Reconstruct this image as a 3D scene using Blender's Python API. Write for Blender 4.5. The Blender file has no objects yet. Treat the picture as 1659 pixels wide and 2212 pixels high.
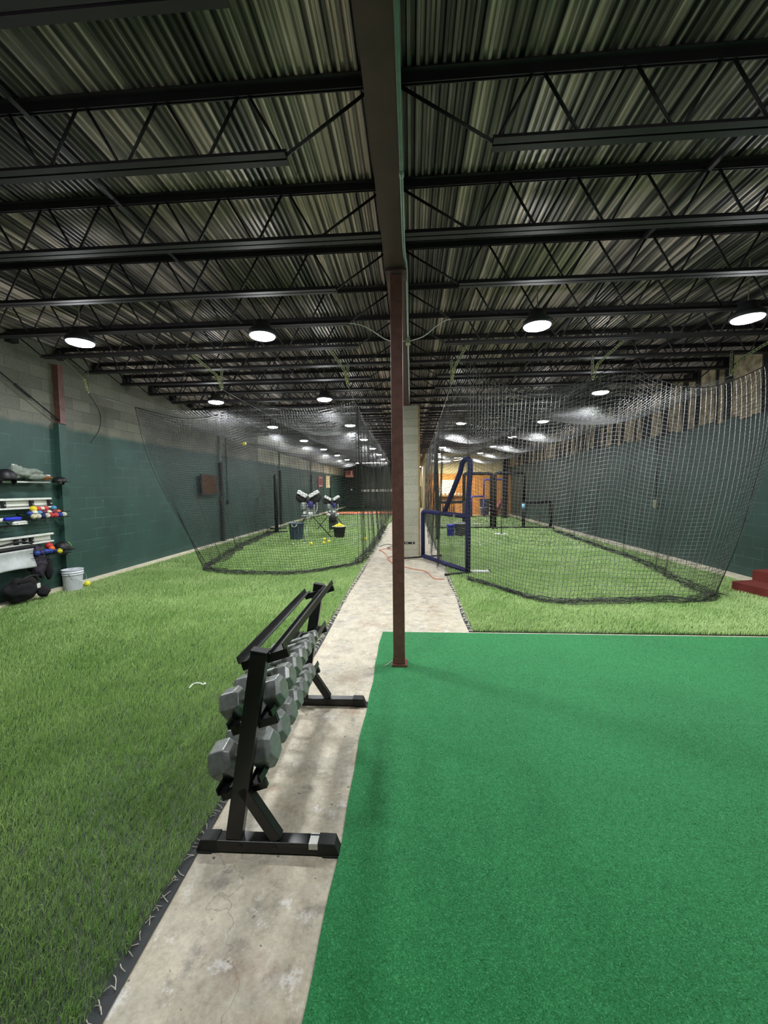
import bpy, math, random
import numpy as np
from mathutils import Vector, Matrix, noise as mnoise

random.seed(7)
rng = np.random.default_rng(11)
scene = bpy.context.scene
COL = scene.collection
PI = math.pi

# ------------------------------------------------------------------ materials
def lin(c):
    return tuple(((x / 255) / 12.92 if x / 255 <= .04045 else ((x / 255 + .055) / 1.055) ** 2.4) for x in c)

def new_mat(name):
    m = bpy.data.materials.new(name)
    m.use_nodes = True
    nt = m.node_tree
    b = nt.nodes['Principled BSDF']
    return m, nt, b

def N(nt, typ, **kw):
    n = nt.nodes.new(typ)
    for k, v in kw.items():
        if k in n.inputs:
            n.inputs[k].default_value = v
        else:
            setattr(n, k, v)
    return n

def ramp(nt, fac, stops):
    r = nt.nodes.new('ShaderNodeValToRGB')
    e = r.color_ramp.elements
    while len(e) < len(stops):
        e.new(.5)
    for i, (p, c) in enumerate(stops):
        e[i].position = p
        e[i].color = (*c, 1) if len(c) == 3 else c
    nt.links.new(fac, r.inputs[0])
    return r.outputs[0]

def mix(nt, fac, a, b, blend='MIX'):
    n = nt.nodes.new('ShaderNodeMix')
    n.data_type = 'RGBA'
    n.blend_type = blend
    for s, v in ((0, fac), (6, a), (7, b)):
        if isinstance(v, bpy.types.NodeSocket):
            nt.links.new(v, n.inputs[s])
        elif s == 0:
            n.inputs[0].default_value = v
        else:
            n.inputs[s].default_value = (*v, 1)
    return n.outputs[2]

def coords(nt, scale=(1, 1, 1), loc=(0, 0, 0), kind='Object'):
    t = nt.nodes.new('ShaderNodeTexCoord')
    m = nt.nodes.new('ShaderNodeMapping')
    m.inputs['Scale'].default_value = scale
    m.inputs['Location'].default_value = loc
    nt.links.new(t.outputs[kind], m.inputs[0])
    return m.outputs[0]

def noise(nt, vec, scale, detail=3, rough=.55):
    n = N(nt, 'ShaderNodeTexNoise', Scale=scale, Detail=detail, Roughness=rough)
    nt.links.new(vec, n.inputs['Vector'])
    return n.outputs[0]

def bump(nt, b, h, strength=.3, dist=.01):
    n = N(nt, 'ShaderNodeBump', Strength=strength, Distance=dist)
    nt.links.new(h, n.inputs['Height'])
    nt.links.new(n.outputs[0], b.inputs['Normal'])

def simple(name, c, rough=.5, metal=0., var=.12, scale=25., bmp=0., spec=.5):
    """a plain paint / plastic / cloth: colour with a little noise in tone and roughness"""
    m, nt, b = new_mat(name)
    c = lin(c)
    v = coords(nt)
    n = noise(nt, v, scale)
    lo = tuple(x * (1 - var) for x in c)
    hi = tuple(min(1, x * (1 + var)) for x in c)
    nt.links.new(ramp(nt, n, [(.3, lo), (.7, hi)]), b.inputs['Base Color'])
    b.inputs['Roughness'].default_value = rough
    b.inputs['Metallic'].default_value = metal
    b.inputs['Specular IOR Level'].default_value = spec
    if bmp:
        bump(nt, b, noise(nt, v, scale * 3), bmp, .004)
    return m

def emit(name, c, s):
    m, nt, b = new_mat(name)
    b.inputs['Base Color'].default_value = (.8, .8, .8, 1)
    b.inputs['Emission Color'].default_value = (*c, 1)
    b.inputs['Emission Strength'].default_value = s
    return m

M = {}
def mk_concrete():
    m, nt, b = new_mat('concrete')
    v = coords(nt)
    big = noise(nt, v, 1.9, 6, .6)
    med = noise(nt, v, 7, 9, .72)
    fine = noise(nt, v, 42, 5, .7)
    c1 = ramp(nt, big, [(.32, lin((150, 146, 136))), (.5, lin((204, 192, 166))), (.66, lin((164, 160, 152)))])
    c2 = ramp(nt, med, [(.34, lin((116, 108, 98))), (.46, lin((190, 180, 158))), (.6, lin((224, 214, 192)))])
    c = mix(nt, .5, c1, c2)
    c = mix(nt, .22, c, ramp(nt, fine, [(.35, lin((120, 112, 102))), (.62, lin((226, 218, 200)))]))
    st = noise(nt, coords(nt, (1, 1, 1), (3, 7, 0)), 2.6, 9, .74)
    c = mix(nt, ramp(nt, st, [(.54, (0, 0, 0)), (.66, (.6, .6, .6))]), c, lin((160, 124, 98)))
    ef = noise(nt, coords(nt, (1, 1, 1), (8, 2, 0)), 5.5, 10, .78)
    c = mix(nt, ramp(nt, ef, [(.57, (0, 0, 0)), (.63, (.75, .75, .75))]), c, lin((232, 228, 222)))
    dk = noise(nt, coords(nt, (1, 1, 1), (1, 9, 0)), 4.2, 8, .7)
    c = mix(nt, ramp(nt, dk, [(.58, (0, 0, 0)), (.68, (.6, .6, .6))]), c, lin((112, 108, 104)))
    sp = noise(nt, v, 30, 2, .5)
    c = mix(nt, ramp(nt, sp, [(.71, (0, 0, 0)), (.75, (.8, .8, .8))]), c, lin((70, 62, 54)))
    vor = N(nt, 'ShaderNodeTexVoronoi', Scale=.5, feature='DISTANCE_TO_EDGE')
    wv = N(nt, 'ShaderNodeVectorMath', operation='ADD')
    nv_ = N(nt, 'ShaderNodeTexNoise', Scale=3., Detail=5.)
    nt.links.new(v, nv_.inputs['Vector']); nt.links.new(v, wv.inputs[0]); nt.links.new(nv_.outputs[1], wv.inputs[1])
    nt.links.new(wv.outputs[0], vor.inputs['Vector'])
    c = mix(nt, ramp(nt, vor.outputs[0], [(.0, (.4, .4, .4)), (.003, (0, 0, 0))]), c, lin((96, 86, 76)))
    nt.links.new(c, b.inputs['Base Color'])
    b.inputs['Roughness'].default_value = .62
    bump(nt, b, med, .15, .004)
    return m
M['concrete'] = mk_concrete()

def mk_wall(name, top, green, bare, white_from=1e6):
    """block wall, bare above and green paint below with a ragged spray edge; object y along, z up"""
    m, nt, b = new_mat(name)
    t = nt.nodes.new('ShaderNodeTexCoord')
    sep = nt.nodes.new('ShaderNodeSeparateXYZ')
    nt.links.new(t.outputs['Object'], sep.inputs[0])
    comb = nt.nodes.new('ShaderNodeCombineXYZ')
    nt.links.new(sep.outputs[1], comb.inputs[0])
    nt.links.new(sep.outputs[2], comb.inputs[1])
    br = N(nt, 'ShaderNodeTexBrick', Scale=1., offset=.5)
    br.inputs['Brick Width'].default_value = .406
    br.inputs['Row Height'].default_value = .203
    br.inputs['Mortar Size'].default_value = .006
    br.inputs['Mortar Smooth'].default_value = .3
    br.inputs['Bias'].default_value = 0.
    br.inputs['Color1'].default_value = (*lin(bare[0]), 1)
    br.inputs['Color2'].default_value = (*lin(bare[1]), 1)
    br.inputs['Mortar'].default_value = (*lin(bare[2]), 1)
    nt.links.new(comb.outputs[0], br.inputs['Vector'])
    v = coords(nt)
    n1 = noise(nt, v, 30, 4)
    gt = nt.nodes.new('ShaderNodeMath'); gt.operation = 'GREATER_THAN'; gt.inputs[1].default_value = white_from
    nt.links.new(sep.outputs[1], gt.inputs[0])
    cb = mix(nt, .35, br.outputs[0], ramp(nt, n1, [(.3, lin(bare[2])), (.7, lin(bare[0]))]))
    wf = nt.nodes.new('ShaderNodeMath'); wf.operation = 'MULTIPLY'; wf.inputs[1].default_value = .75
    nt.links.new(gt.outputs[0], wf.inputs[0])
    cb = mix(nt, wf.outputs[0], cb, lin((214, 210, 190)))
    n2 = noise(nt, v, 1.3, 5)
    cg = ramp(nt, n2, [(.3, lin(tuple(int(x * .9) for x in green))), (.7, lin(tuple(int(x * 1.08) for x in green)))])
    # pale specks and worn joints in the paint
    ms = nt.nodes.new('ShaderNodeMath'); ms.operation = 'MULTIPLY'
    nt.links.new(br.outputs[1], ms.inputs[0])
    nn = noise(nt, v, 2.2, 4)
    nt.links.new(ramp(nt, nn, [(.45, (0, 0, 0)), (.65, (.4, .4, .4))]), ms.inputs[1])
    cg = mix(nt, ms.outputs[0], cg, lin((110, 150, 138)))
    chip = noise(nt, v, 13, 2)
    cg = mix(nt, ramp(nt, chip, [(.77, (0, 0, 0)), (.79, (.7, .7, .7))]), cg, lin((150, 172, 162)))
    # ragged paint line
    e = nt.nodes.new('ShaderNodeMath'); e.operation = 'MULTIPLY_ADD'
    e.inputs[1].default_value = .16
    nt.links.new(noise(nt, v, 3.5, 4, .6), e.inputs[0])
    nt.links.new(sep.outputs[2], e.inputs[2])
    mr = N(nt, 'ShaderNodeMapRange')
    mr.inputs[1].default_value = top + .04
    mr.inputs[2].default_value = top + .14
    nt.links.new(e.outputs[0], mr.inputs[0])
    nt.links.new(mix(nt, mr.outputs[0], cg, cb), b.inputs['Base Color'])
    b.inputs['Roughness'].default_value = .55
    inv = nt.nodes.new('ShaderNodeMath'); inv.operation = 'MULTIPLY_ADD'
    inv.inputs[1].default_value = -.8; inv.inputs[2].default_value = .5
    nt.links.new(br.outputs[1], inv.inputs[0])
    ad = nt.nodes.new('ShaderNodeMath'); ad.operation = 'MULTIPLY_ADD'
    ad.inputs[1].default_value = .25
    nt.links.new(n1, ad.inputs[0]); nt.links.new(inv.outputs[0], ad.inputs[2])
    bump(nt, b, ad.outputs[0], .35, .006)
    return m
GREEN = (52, 82, 75)
M['wall_left'] = mk_wall('block_wall_green', 2.86, GREEN, ((134, 134, 118), (98, 98, 86), (86, 86, 76)), 16.1)
M['wall_right'] = mk_wall('board_wall_green', 9., (48, 74, 67), ((150, 140, 125), (120, 112, 98), (90, 82, 72)))
M['block'] = mk_wall('pillar_block', -9., GREEN, ((200, 196, 176), (176, 174, 156), (146, 144, 130)))

def mk_deck():
    m, nt, b = new_mat('galvanised_deck')
    rib = noise(nt, coords(nt, (19.2, .03, 1)), 1., 2, .4)
    streak = noise(nt, coords(nt, (60, .5, 1)), 1., 5, .6)
    blot = noise(nt, coords(nt, (1.1, .5, 1)), 1., 4, .6)
    f = mix(nt, .3, rib, streak)
    f = mix(nt, .30, f, blot)
    c = ramp(nt, f, [(.40, lin((46, 42, 46))), (.5, lin((116, 108, 104))), (.60, lin((232, 212, 202)))])
    nt.links.new(c, b.inputs['Base Color'])
    b.inputs['Roughness'].default_value = .42
    b.inputs['Metallic'].default_value = .25
    return m
M['deck'] = mk_deck()
M['steel_dark'] = simple('dark_joist_paint', (40, 34, 38), .55, .1, .25, 6)
M['beam'] = simple('brown_black_beam_paint', (84, 54, 52), .6, 0, .2, 5)
M['column'] = simple('red_brown_primer', (118, 78, 70), .5, 0, .2, 14, .1)
M['col_base'] = simple('worn_primer', (120, 78, 66), .7, 0, .35, 60, .2)
M['conduit'] = simple('grey_green_conduit', (120, 142, 130), .4, .3)
M['galv'] = simple('galvanised_steel', (176, 178, 150), .4, .6, .2, 40)
M['galv_y'] = simple('zinc_yellow_strip', (188, 190, 128), .4, .4, .2, 40)
M['cable'] = simple('steel_cable', (150, 152, 150), .35, .7)
M['white_cord'] = simple('white_cord', (205, 205, 196), .6)

def mk_rug():
    m, nt, b = new_mat('green_putting_carpet')
    v = coords(nt)
    n1 = noise(nt, v, 170, 3, .7)
    n2 = noise(nt, v, 45, 4, .7)
    n3 = noise(nt, v, 1.2, 3)
    c = ramp(nt, n1, [(.3, lin((10, 76, 34))), (.55, lin((30, 128, 66))), (.72, lin((130, 210, 150)))])
    c = mix(nt, .35, c, ramp(nt, n2, [(.35, lin((12, 98, 45))), (.65, lin((50, 152, 88)))]))
    c = mix(nt, .25, c, ramp(nt, n3, [(.35, lin((18, 120, 58))), (.65, lin((34, 150, 80)))]))
    nt.links.new(c, b.inputs['Base Color'])
    b.inputs['Roughness'].default_value = .8
    b.inputs['Specular IOR Level'].default_value = .3
    b.inputs['Sheen Weight'].default_value = .25
    b.inputs['Sheen Tint'].default_value = (.6, 1, .7, 1)
    bump(nt, b, n1, .9, .006)
    return m
M['rug'] = mk_rug()

def mk_blade(name, dark, midc, light):
    m, nt, b = new_mat(name)
    v = coords(nt)
    n1 = noise(nt, v, 210, 2, .6)
    n2 = noise(nt, v, 1.1, 4)
    c = ramp(nt, n1, [(.34, lin(dark)), (.5, lin(midc)), (.66, lin(light))])
    c = mix(nt, .25, c, ramp(nt, n2, [(.35, lin(dark)), (.65, lin(light))]))
    nt.links.new(c, b.inputs['Base Color'])
    b.inputs['Roughness'].default_value = .44
    b.inputs['Specular IOR Level'].default_value = .5
    return m
M['blade'] = mk_blade('turf_blades', (108, 158, 74), (176, 218, 122), (234, 247, 186))
M['turf_base'] = mk_blade('turf_pile', (14, 34, 12), (20, 44, 16), (28, 56, 22))
M['backing'] = simple('black_turf_backing', (58, 60, 62), .8)
M['fringe'] = simple('frayed_white_threads', (214, 210, 190), .8)

M['black_steel'] = simple('black_powder_coat', (24, 25, 24), .32, .1, .25, 30, .05)
M['rubber'] = simple('black_rubber', (30, 30, 30), .7)
M['iron'] = simple('grey_cast_iron', (128, 131, 127), .30, .15, .22, 35, .12, .9)
M['chrome'] = simple('steel_handle', (150, 154, 150), .35, .7, .1, 60)
M['ledge'] = simple('pale_ledge_concrete', (232, 222, 196), .7, 0, .16, 7)
M['sticker'] = simple('white_sticker', (232, 232, 226), .5)
M['ink'] = simple('dark_print', (30, 32, 44), .5)
M['bolt'] = simple('bolt', (60, 62, 60), .35, .6)
M['net'] = simple('black_net_twine', (60, 60, 60), .36, 0, .2, 40, 0, .5)
M['net'].node_tree.nodes['Principled BSDF'].inputs['IOR'].default_value = 2.8
M['net_shaded'] = simple('shaded_net_twine', (46, 47, 46), .42, 0, .2, 40, 0, .5)  # same twine, with the shade of backlit and side nets put into its colour
M['rope'] = simple('black_border_rope', (44, 44, 43), .5, 0, .2)
M['white'] = simple('white_plastic', (226, 228, 222), .4)
M['panelw'] = simple('white_rack_panel', (222, 222, 212), .45, 0, .08, 6)
M['bucket'] = simple('white_bucket_plastic', (232, 233, 242), .38, 0, .04)
M['black'] = simple('black_plastic', (22, 22, 24), .5)
M['black_pad'] = simple('black_foam_pad', (20, 20, 22), .65, 0, .3, 30)
M['cloth_grey'] = simple('grey_cloth', (132, 140, 130), .9, 0, .25, 18, .2)
M['cloth_black'] = simple('black_cloth', (20, 18, 23), .9, 0, .3, 18, .2)
M['tarp'] = simple('grey_white_tarp', (186, 190, 190), .55, 0, .18, 7, .1)
M['leather'] = simple('tan_leather', (150, 100, 66), .6, 0, .3, 25, .1)
M['red_carpet'] = simple('red_brown_carpet', (118, 46, 38), .9, 0, .3, 90, .4)
M['blue_pad'] = simple('navy_blue_pad', (25, 29, 86), .6, 0, .25, 20)
M['blue_pad2'] = simple('violet_blue_pad', (66, 62, 150), .6, 0, .25, 20)
M['blue'] = simple('bright_blue_plastic', (24, 44, 190), .4, 0, .2)
M['bin'] = simple('slate_bin_plastic', (84, 100, 112), .45, 0, .1, 6)
M['tub'] = simple('dark_tub', (48, 50, 46), .6, 0, .1)
M['dkbin'] = simple('dark_grey_bin', (60, 66, 62), .55, 0, .15)
M['yellow'] = simple('yellow_ball', (255, 240, 60), .5, 0, .08, 50, .15)
M['wood'] = simple('raw_pine', (176, 142, 88), .7, 0, .25, 12)
M['ply'] = simple('orange_plywood', (214, 146, 66), .5, 0, .22, 4)
M['cream'] = simple('cream_board', (216, 202, 160), .6, 0, .12, 5)
M['tvglass'] = simple('dark_glass_screen', (52, 30, 26), .12, 0, .5, 5)
M['purple'] = simple('purple_motor', (52, 44, 110), .4)
M['greymetal'] = simple('grey_machine_metal', (150, 158, 154), .4, .3, .25, 12)
M['curtain'] = simple('dark_green_curtain', (52, 66, 60), .8, 0, .25, 3)
M['clay'] = simple('orange_clay_mat', (196, 112, 78), .8, 0, .2, 14)
M['red'] = simple('red_plastic', (190, 40, 36), .5)
M['orange'] = simple('orange_plastic', (224, 108, 40), .5)
M['cordorange'] = simple('orange_cord', (214, 110, 70), .6)
M['posterred'] = simple('red_grey_poster', (150, 78, 78), .6, 0, .7, 9)
M['postercream'] = simple('cream_poster', (212, 200, 160), .6, 0, .25, 12)
M['purpled'] = simple('dark_mauve_cloth', (62, 54, 66), .9, 0, .3, 12, .2)
M['boardlight'] = simple('pale_weathered_board', (172, 154, 128), .75, 0, .55, 7)
M['boarddark'] = simple('dark_weathered_board', (30, 26, 27), .8, 0, .6, 7)
M['housing'] = simple('lamp_housing', (60, 60, 62), .5, .3)
M['lens'] = emit('lamp_lens', (.95, .98, 1.), 42)
M['tube'] = emit('strip_tube', (1., .97, .88), 26)
M['tube_w'] = emit('warm_strip_tube', (1., .90, .68), 26)

# ------------------------------------------------------------------ mesh helpers
class MB:
    def __init__(self):
        self.v, self.f = [], []
    def add(self, vs, fs):
        o = len(self.v)
        self.v += [tuple(p) for p in vs]
        self.f += [tuple(i + o for i in f) for f in fs]
        return self
    def box(self, c, s, R=None):
        x, y, z = (k / 2 for k in s)
        ps = [Vector((a * x, b * y, d * z)) for a in (-1, 1) for b in (-1, 1) for d in (-1, 1)]
        if R is not None:
            ps = [R @ p for p in ps]
        c = Vector(c)
        return self.add([p + c for p in ps], [(0, 1, 3, 2), (4, 6, 7, 5), (0, 4, 5, 1), (2, 3, 7, 6), (0, 2, 6, 4), (1, 5, 7, 3)])
    def bar(self, p, q, w, h, up=(0, 0, 1)):
        """rectangular bar from p to q, w across, h along up"""
        p, q = Vector(p), Vector(q)
        d = (q - p)
        L = d.length
        d.normalize()
        u = Vector(up)
        s = d.cross(u).normalized()
        u = s.cross(d)
        R = Matrix((d, s, u)).transposed()
        return self.box((p + q) / 2, (L, w, h), R)
    def tube(self, pts, r, n=8, caps=True, closed=False):
        pts = [Vector(p) for p in pts]
        m = len(pts)
        rs = r if isinstance(r, (list, tuple)) else [r] * m
        vs, fs = [], []
        ref = None
        for i, p in enumerate(pts):
            a = pts[(i - 1) % m] if (closed or i) else p
            b = pts[(i + 1) % m] if (closed or i < m - 1) else p
            t = (b - a).normalized()
            if ref is None:
                ref = Vector((0, 0, 1)) if abs(t.z) < .9 else Vector((1, 0, 0))
            s = t.cross(ref).normalized()
            ref = s.cross(t).normalized()
            for k in range(n):
                g = 2 * PI * k / n
                vs.append(p + (s * math.cos(g) + ref * math.sin(g)) * rs[i])
        for i in range(m if closed else m - 1):
            j = (i + 1) % m
            for k in range(n):
                l = (k + 1) % n
                fs.append((i * n + k, i * n + l, j * n + l, j * n + k))
        if caps and not closed:
            fs.append(tuple(range(n))[::-1])
            fs.append(tuple(range((m - 1) * n, m * n)))
        return self.add(vs, fs)
    def lathe(self, prof, n=24, c=(0, 0, 0), R=None, caps=True):
        """prof: (radius, z) pairs round the z axis"""
        vs, fs = [], []
        c = Vector(c)
        for r, z in prof:
            for k in range(n):
                g = 2 * PI * k / n
                p = Vector((r * math.cos(g), r * math.sin(g), z))
                vs.append((R @ p if R is not None else p) + c)
        m = len(prof)
        for i in range(m - 1):
            for k in range(n):
                l = (k + 1) % n
                fs.append((i * n + k, i * n + l, (i + 1) * n + l, (i + 1) * n + k))
        if caps:
            fs.append(tuple(range(n))[::-1])
            fs.append(tuple(range((m - 1) * n, m * n)))
        return self.add(vs, fs)
    def blob(self, c, rad, amp=.0, freq=3., seed=0, nu=20, nv=12, fold=0.):
        """a lumpy ellipsoid"""
        c = Vector(c)
        vs, fs = [], []
        for i in range(nv + 1):
            th = PI * i / nv
            for k in range(nu):
                g = 2 * PI * k / nu
                d = Vector((math.sin(th) * math.cos(g), math.sin(th) * math.sin(g), math.cos(th)))
                s = 1 + amp * mnoise.noise(d * freq + Vector((seed, seed * 2.3, 0)))
                if fold:
                    s += fold * math.sin(g * 9 + 5 * mnoise.noise(d * 2 + Vector((seed, 0, 0)))) * math.sin(th)
                vs.append(c + Vector((d.x * rad[0], d.y * rad[1], d.z * rad[2])) * s)
        for i in range(nv):
            for k in range(nu):
                l = (k + 1) % nu
                fs.append((i * nu + k, (i + 1) * nu + k, (i + 1) * nu + l, i * nu + l))
        return self.add(vs, fs)
    def grid(self, fn, nu, nv):
        vs = [fn(i / nu, j / nv) for j in range(nv + 1) for i in range(nu + 1)]
        fs = [(j * (nu + 1) + i, j * (nu + 1) + i + 1, (j + 1) * (nu + 1) + i + 1, (j + 1) * (nu + 1) + i) for j in range(nv) for i in range(nu)]
        return self.add(vs, fs)
    def build(self, name, mat, parent=None, smooth=False, bevel=0., loc=(0, 0, 0), thick=0.):
        me = bpy.data.meshes.new(name)
        me.from_pydata(self.v, [], self.f)
        me.materials.append(mat)
        if smooth:
            for p in me.polygons:
                p.use_smooth = True
        me.update()
        o = bpy.data.objects.new(name, me)
        COL.objects.link(o)
        o.location = loc
        if parent is not None:
            o.parent = parent
        if thick:
            md = o.modifiers.new('solid', 'SOLIDIFY'); md.thickness = thick
        if bevel:
            md = o.modifiers.new('edge', 'BEVEL'); md.width = bevel; md.segments = 2; md.limit_method = 'ANGLE'
        return o

def np_mesh(name, vs, fs, mat, parent=None, smooth=False):
    k = fs.shape[1]
    me = bpy.data.meshes.new(name)
    me.vertices.add(len(vs))
    me.vertices.foreach_set('co', np.ascontiguousarray(vs, dtype=np.float32).ravel())
    me.loops.add(len(fs) * k)
    me.loops.foreach_set('vertex_index', np.ascontiguousarray(fs, dtype=np.int32).ravel())
    me.polygons.add(len(fs))
    me.polygons.foreach_set('loop_start', np.arange(len(fs), dtype=np.int32) * k)
    if smooth:
        me.polygons.foreach_set('use_smooth', np.ones(len(fs), dtype=bool))
    me.materials.append(mat)
    me.update(calc_edges=True)
    o = bpy.data.objects.new(name, me)
    COL.objects.link(o)
    if parent is not None:
        o.parent = parent
    return o

def strands(P, r, su=1, sv=1):
    """P (nu, nv, 3) knot positions of a net -> three-sided twine along both directions"""
    out_v, out_f, base = [], [], 0
    for A, step in ((P, su), (np.swapaxes(P, 0, 1), sv)):
        idx = np.unique(np.r_[np.arange(0, A.shape[1], step), A.shape[1] - 1])
        L = A[:, idx]
        nl, npt = L.shape[:2]
        t = np.gradient(L, axis=1)
        t /= np.linalg.norm(t, axis=2, keepdims=True) + 1e-9
        o = np.gradient(A, axis=0)[:, idx]
        n1 = o - (o * t).sum(2, keepdims=True) * t
        n1 /= np.linalg.norm(n1, axis=2, keepdims=True) + 1e-9
        n2 = np.cross(t, n1)
        ring = [L + r * (n1 * math.cos(g) + n2 * math.sin(g)) for g in (PI / 2, PI / 2 + 2 * PI / 3, PI / 2 + 4 * PI / 3)]
        V = np.stack(ring, 2)
        out_v.append(V.reshape(-1, 3))
        a = (np.arange(nl)[:, None, None] * npt + np.arange(npt - 1)[None, :, None]) * 3 + np.arange(3)[None, None, :]
        b = (np.arange(nl)[:, None, None] * npt + np.arange(npt - 1)[None, :, None]) * 3 + ((np.arange(3) + 1) % 3)[None, None, :]
        F = np.stack([a, b, b + 3, a + 3], 3).reshape(-1, 4) + base
        out_f.append(F)
        base += nl * npt * 3
    return np.concatenate(out_v), np.concatenate(out_f)

def curve_pts(pts, n):
    """n points evenly along a smooth (Catmull-Rom) curve through pts"""
    P = np.array(pts, float)
    Q = np.vstack([2 * P[0] - P[1], P, 2 * P[-1] - P[-2]])
    out = []
    for i in range(1, len(Q) - 2):
        for t in np.linspace(0, 1, 24, endpoint=False):
            a, b, c, d = Q[i - 1:i + 3]
            out.append(.5 * ((2 * b) + (c - a) * t + (2 * a - 5 * b + 4 * c - d) * t * t + (3 * b - a - 3 * c + d) * t ** 3))
    out.append(P[-1])
    out = np.array(out)
    s = np.r_[0, np.cumsum(np.linalg.norm(np.diff(out, axis=0), axis=1))]
    u = np.linspace(0, s[-1], n)
    return np.stack([np.interp(u, s, out[:, k]) for k in range(3)], 1)

def tag(o, label=None, cat=None, group=None, kind=None):
    for k, v in (('label', label), ('category', cat), ('group', group), ('kind', kind)):
        if v:
            o[k] = v
    return o

def thing(name, label, cat, loc=(0, 0, 0), rz=0., group=None, kind=None):
    o = bpy.data.objects.new(name, None)
    o.empty_display_size = .1
    COL.objects.link(o)
    o.location = loc
    o.rotation_euler = (0, 0, rz)
    return tag(o, label, cat, group, kind)

def dup(root, loc, label=None, rz=None, scale=None):
    r = root.copy(); COL.objects.link(r)
    r.location = loc
    if rz is not None: r.rotation_euler = (0, 0, rz)
    if scale is not None: r.scale = scale if isinstance(scale, tuple) else (scale,) * 3
    if label: r['label'] = label
    for ch in list(root.children):
        c = ch.copy(); COL.objects.link(c); c.parent = r
        for g in list(ch.children):
            d = g.copy(); COL.objects.link(d); d.parent = c
    return r

ORD = ['first', 'second', 'third', 'fourth', 'fifth', 'sixth', 'seventh', 'eighth', 'ninth', 'tenth', 'eleventh', 'twelfth', 'thirteenth', 'fourteenth', 'fifteenth',
       'sixteenth', 'seventeenth', 'eighteenth', 'nineteenth', 'twentieth', 'twenty-first', 'twenty-second', 'twenty-third', 'twenty-fourth', 'twenty-fifth', 'twenty-sixth',
       'twenty-seventh', 'twenty-eighth', 'twenty-ninth', 'thirtieth', 'thirty-first', 'thirty-second', 'thirty-third', 'thirty-fourth', 'thirty-fifth', 'thirty-sixth', 'thirty-seventh', 'thirty-eighth', 'thirty-ninth', 'fortieth']
def struct(o, label=None):
    return tag(o, label, None, None, 'structure')

# ------------------------------------------------------------------ the room
XW = 6.2
YB, YBR, YF = 37.0, 25.7, -3.0
struct(MB().box((0, (YB + YF) / 2, -.05), (2 * XW + .4, YB - YF, .1)).build('floor', M['concrete']), 'bare stained concrete floor slab')
wl = MB().box((-XW - .1, (YB + YF) / 2, 2.2), (.2, YB - YF, 4.5)).build('wall_left', M['wall_left'])
struct(wl, 'concrete block wall, bare above and green paint below')
wr = MB()
wr.box((XW + .1, (YB + YF) / 2, 2.2), (.2, YB - YF, 4.5))
wr = struct(wr.build('wall_right', M['wall_right']), 'dark green wall of the padded screen bay')
# weathered vertical boards above the green part
mbl, mbd = MB(), MB()
y = -1.
while y < YBR:
    w = random.uniform(.07, .24)
    lo = 2.98 + random.uniform(-.03, .06)
    if random.random() < .5:
        mbl.box((XW - .02, y + w / 2, (lo + 4.22) / 2), (.04, w, 4.22 - lo))
    else:
        mbd.box((XW - .01, y + w / 2, (lo + 4.22) / 2), (.02, w, 4.22 - lo))
    y += w
struct(mbl.build('pale_boards', M['boardlight'], wr))
struct(mbd.build('dark_boards', M['boarddark'], wr))
struct(MB().box((-6.13, (YB + YF) / 2, .035), (.14, YB - YF, .07)).build('trim_1', M['ledge']), 'pale concrete ledge along the block wall')
struct(MB().box((6.06, (YBR + 7.3) / 2, .025), (.32, YBR - 7.3, .05)).build('trim_2', M['ledge']), 'pale concrete ledge along the dark green wall')
struct(MB().box((-3.05, YB + .1, 2.2), (6.3, .2, 4.5)).build('wall_back', M['curtain']), 'dark green end wall')
struct(MB().box((.55, YB + .1, 2.2), (.9, .2, 4.5)).build('wall_corridor_end', M['cream']), 'pale end wall of the corridor')
struct(MB().box((1.0, (YB + YBR) / 2, 2.2), (.1, YB - YBR, 4.5)).build('wall_inner', M['cream']))
struct(MB().box((0, YF - .1, 2.2), (2 * XW + .4, .2, 4.5)).build('wall_front', M['wall_left']))
wbr = struct(MB().box((3.6, YBR + .1, 1.3), (5.2, .2, 2.6)).build('wall_back_right', M['ply']), 'orange plywood end wall')
cb = MB()
for k in range(5):
    cb.box((1.5 + k * 1.02, YBR + .1, 3.42), (1.0, .2, 1.62))
struct(cb.build('upper_boards', M['cream'], wbr))
st = MB()
for k in range(14):
    st.box((1.25 + k * .36, YBR - .012, 1.3), (.012, .024, 2.6))
struct(st.build('battens', M['wood'], wbr))

# corrugated roof deck
pitch, dep = .052, .026
xs = []
x = -XW - .1
while x < XW + .1:
    xs += [(x, 0), (x + pitch * .34, 0), (x + pitch * .5, dep), (x + pitch * .84, dep)]
    x += pitch
d = MB()
vs, fs = [], []
ys = [YF, 0, 3, 7, 12, 20, YB]
for yy in ys:
    vs += [(a, yy, 4.232 + b) for a, b in xs]
n = len(xs)
for j in range(len(ys) - 1):
    for i in range(n - 1):
        fs.append((j * n + i, (j + 1) * n + i, (j + 1) * n + i + 1, j * n + i + 1))
d.add(vs, fs)
struct(d.build('ceiling', M['deck']), 'dark corrugated metal roof deck')

# steel beam along the middle
bm_ = MB()
bm_.box((-.14, 17, 3.767), (.175, 40, .016)).box((-.14, 17, 4.168), (.175, 40, .016)).box((-.14, 17, 3.967), (.012, 40, .39))
tag(bm_.build('steel_beam', M['beam']), 'dark brown steel beam running the length of the roof', 'beam', None, 'structure')

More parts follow.
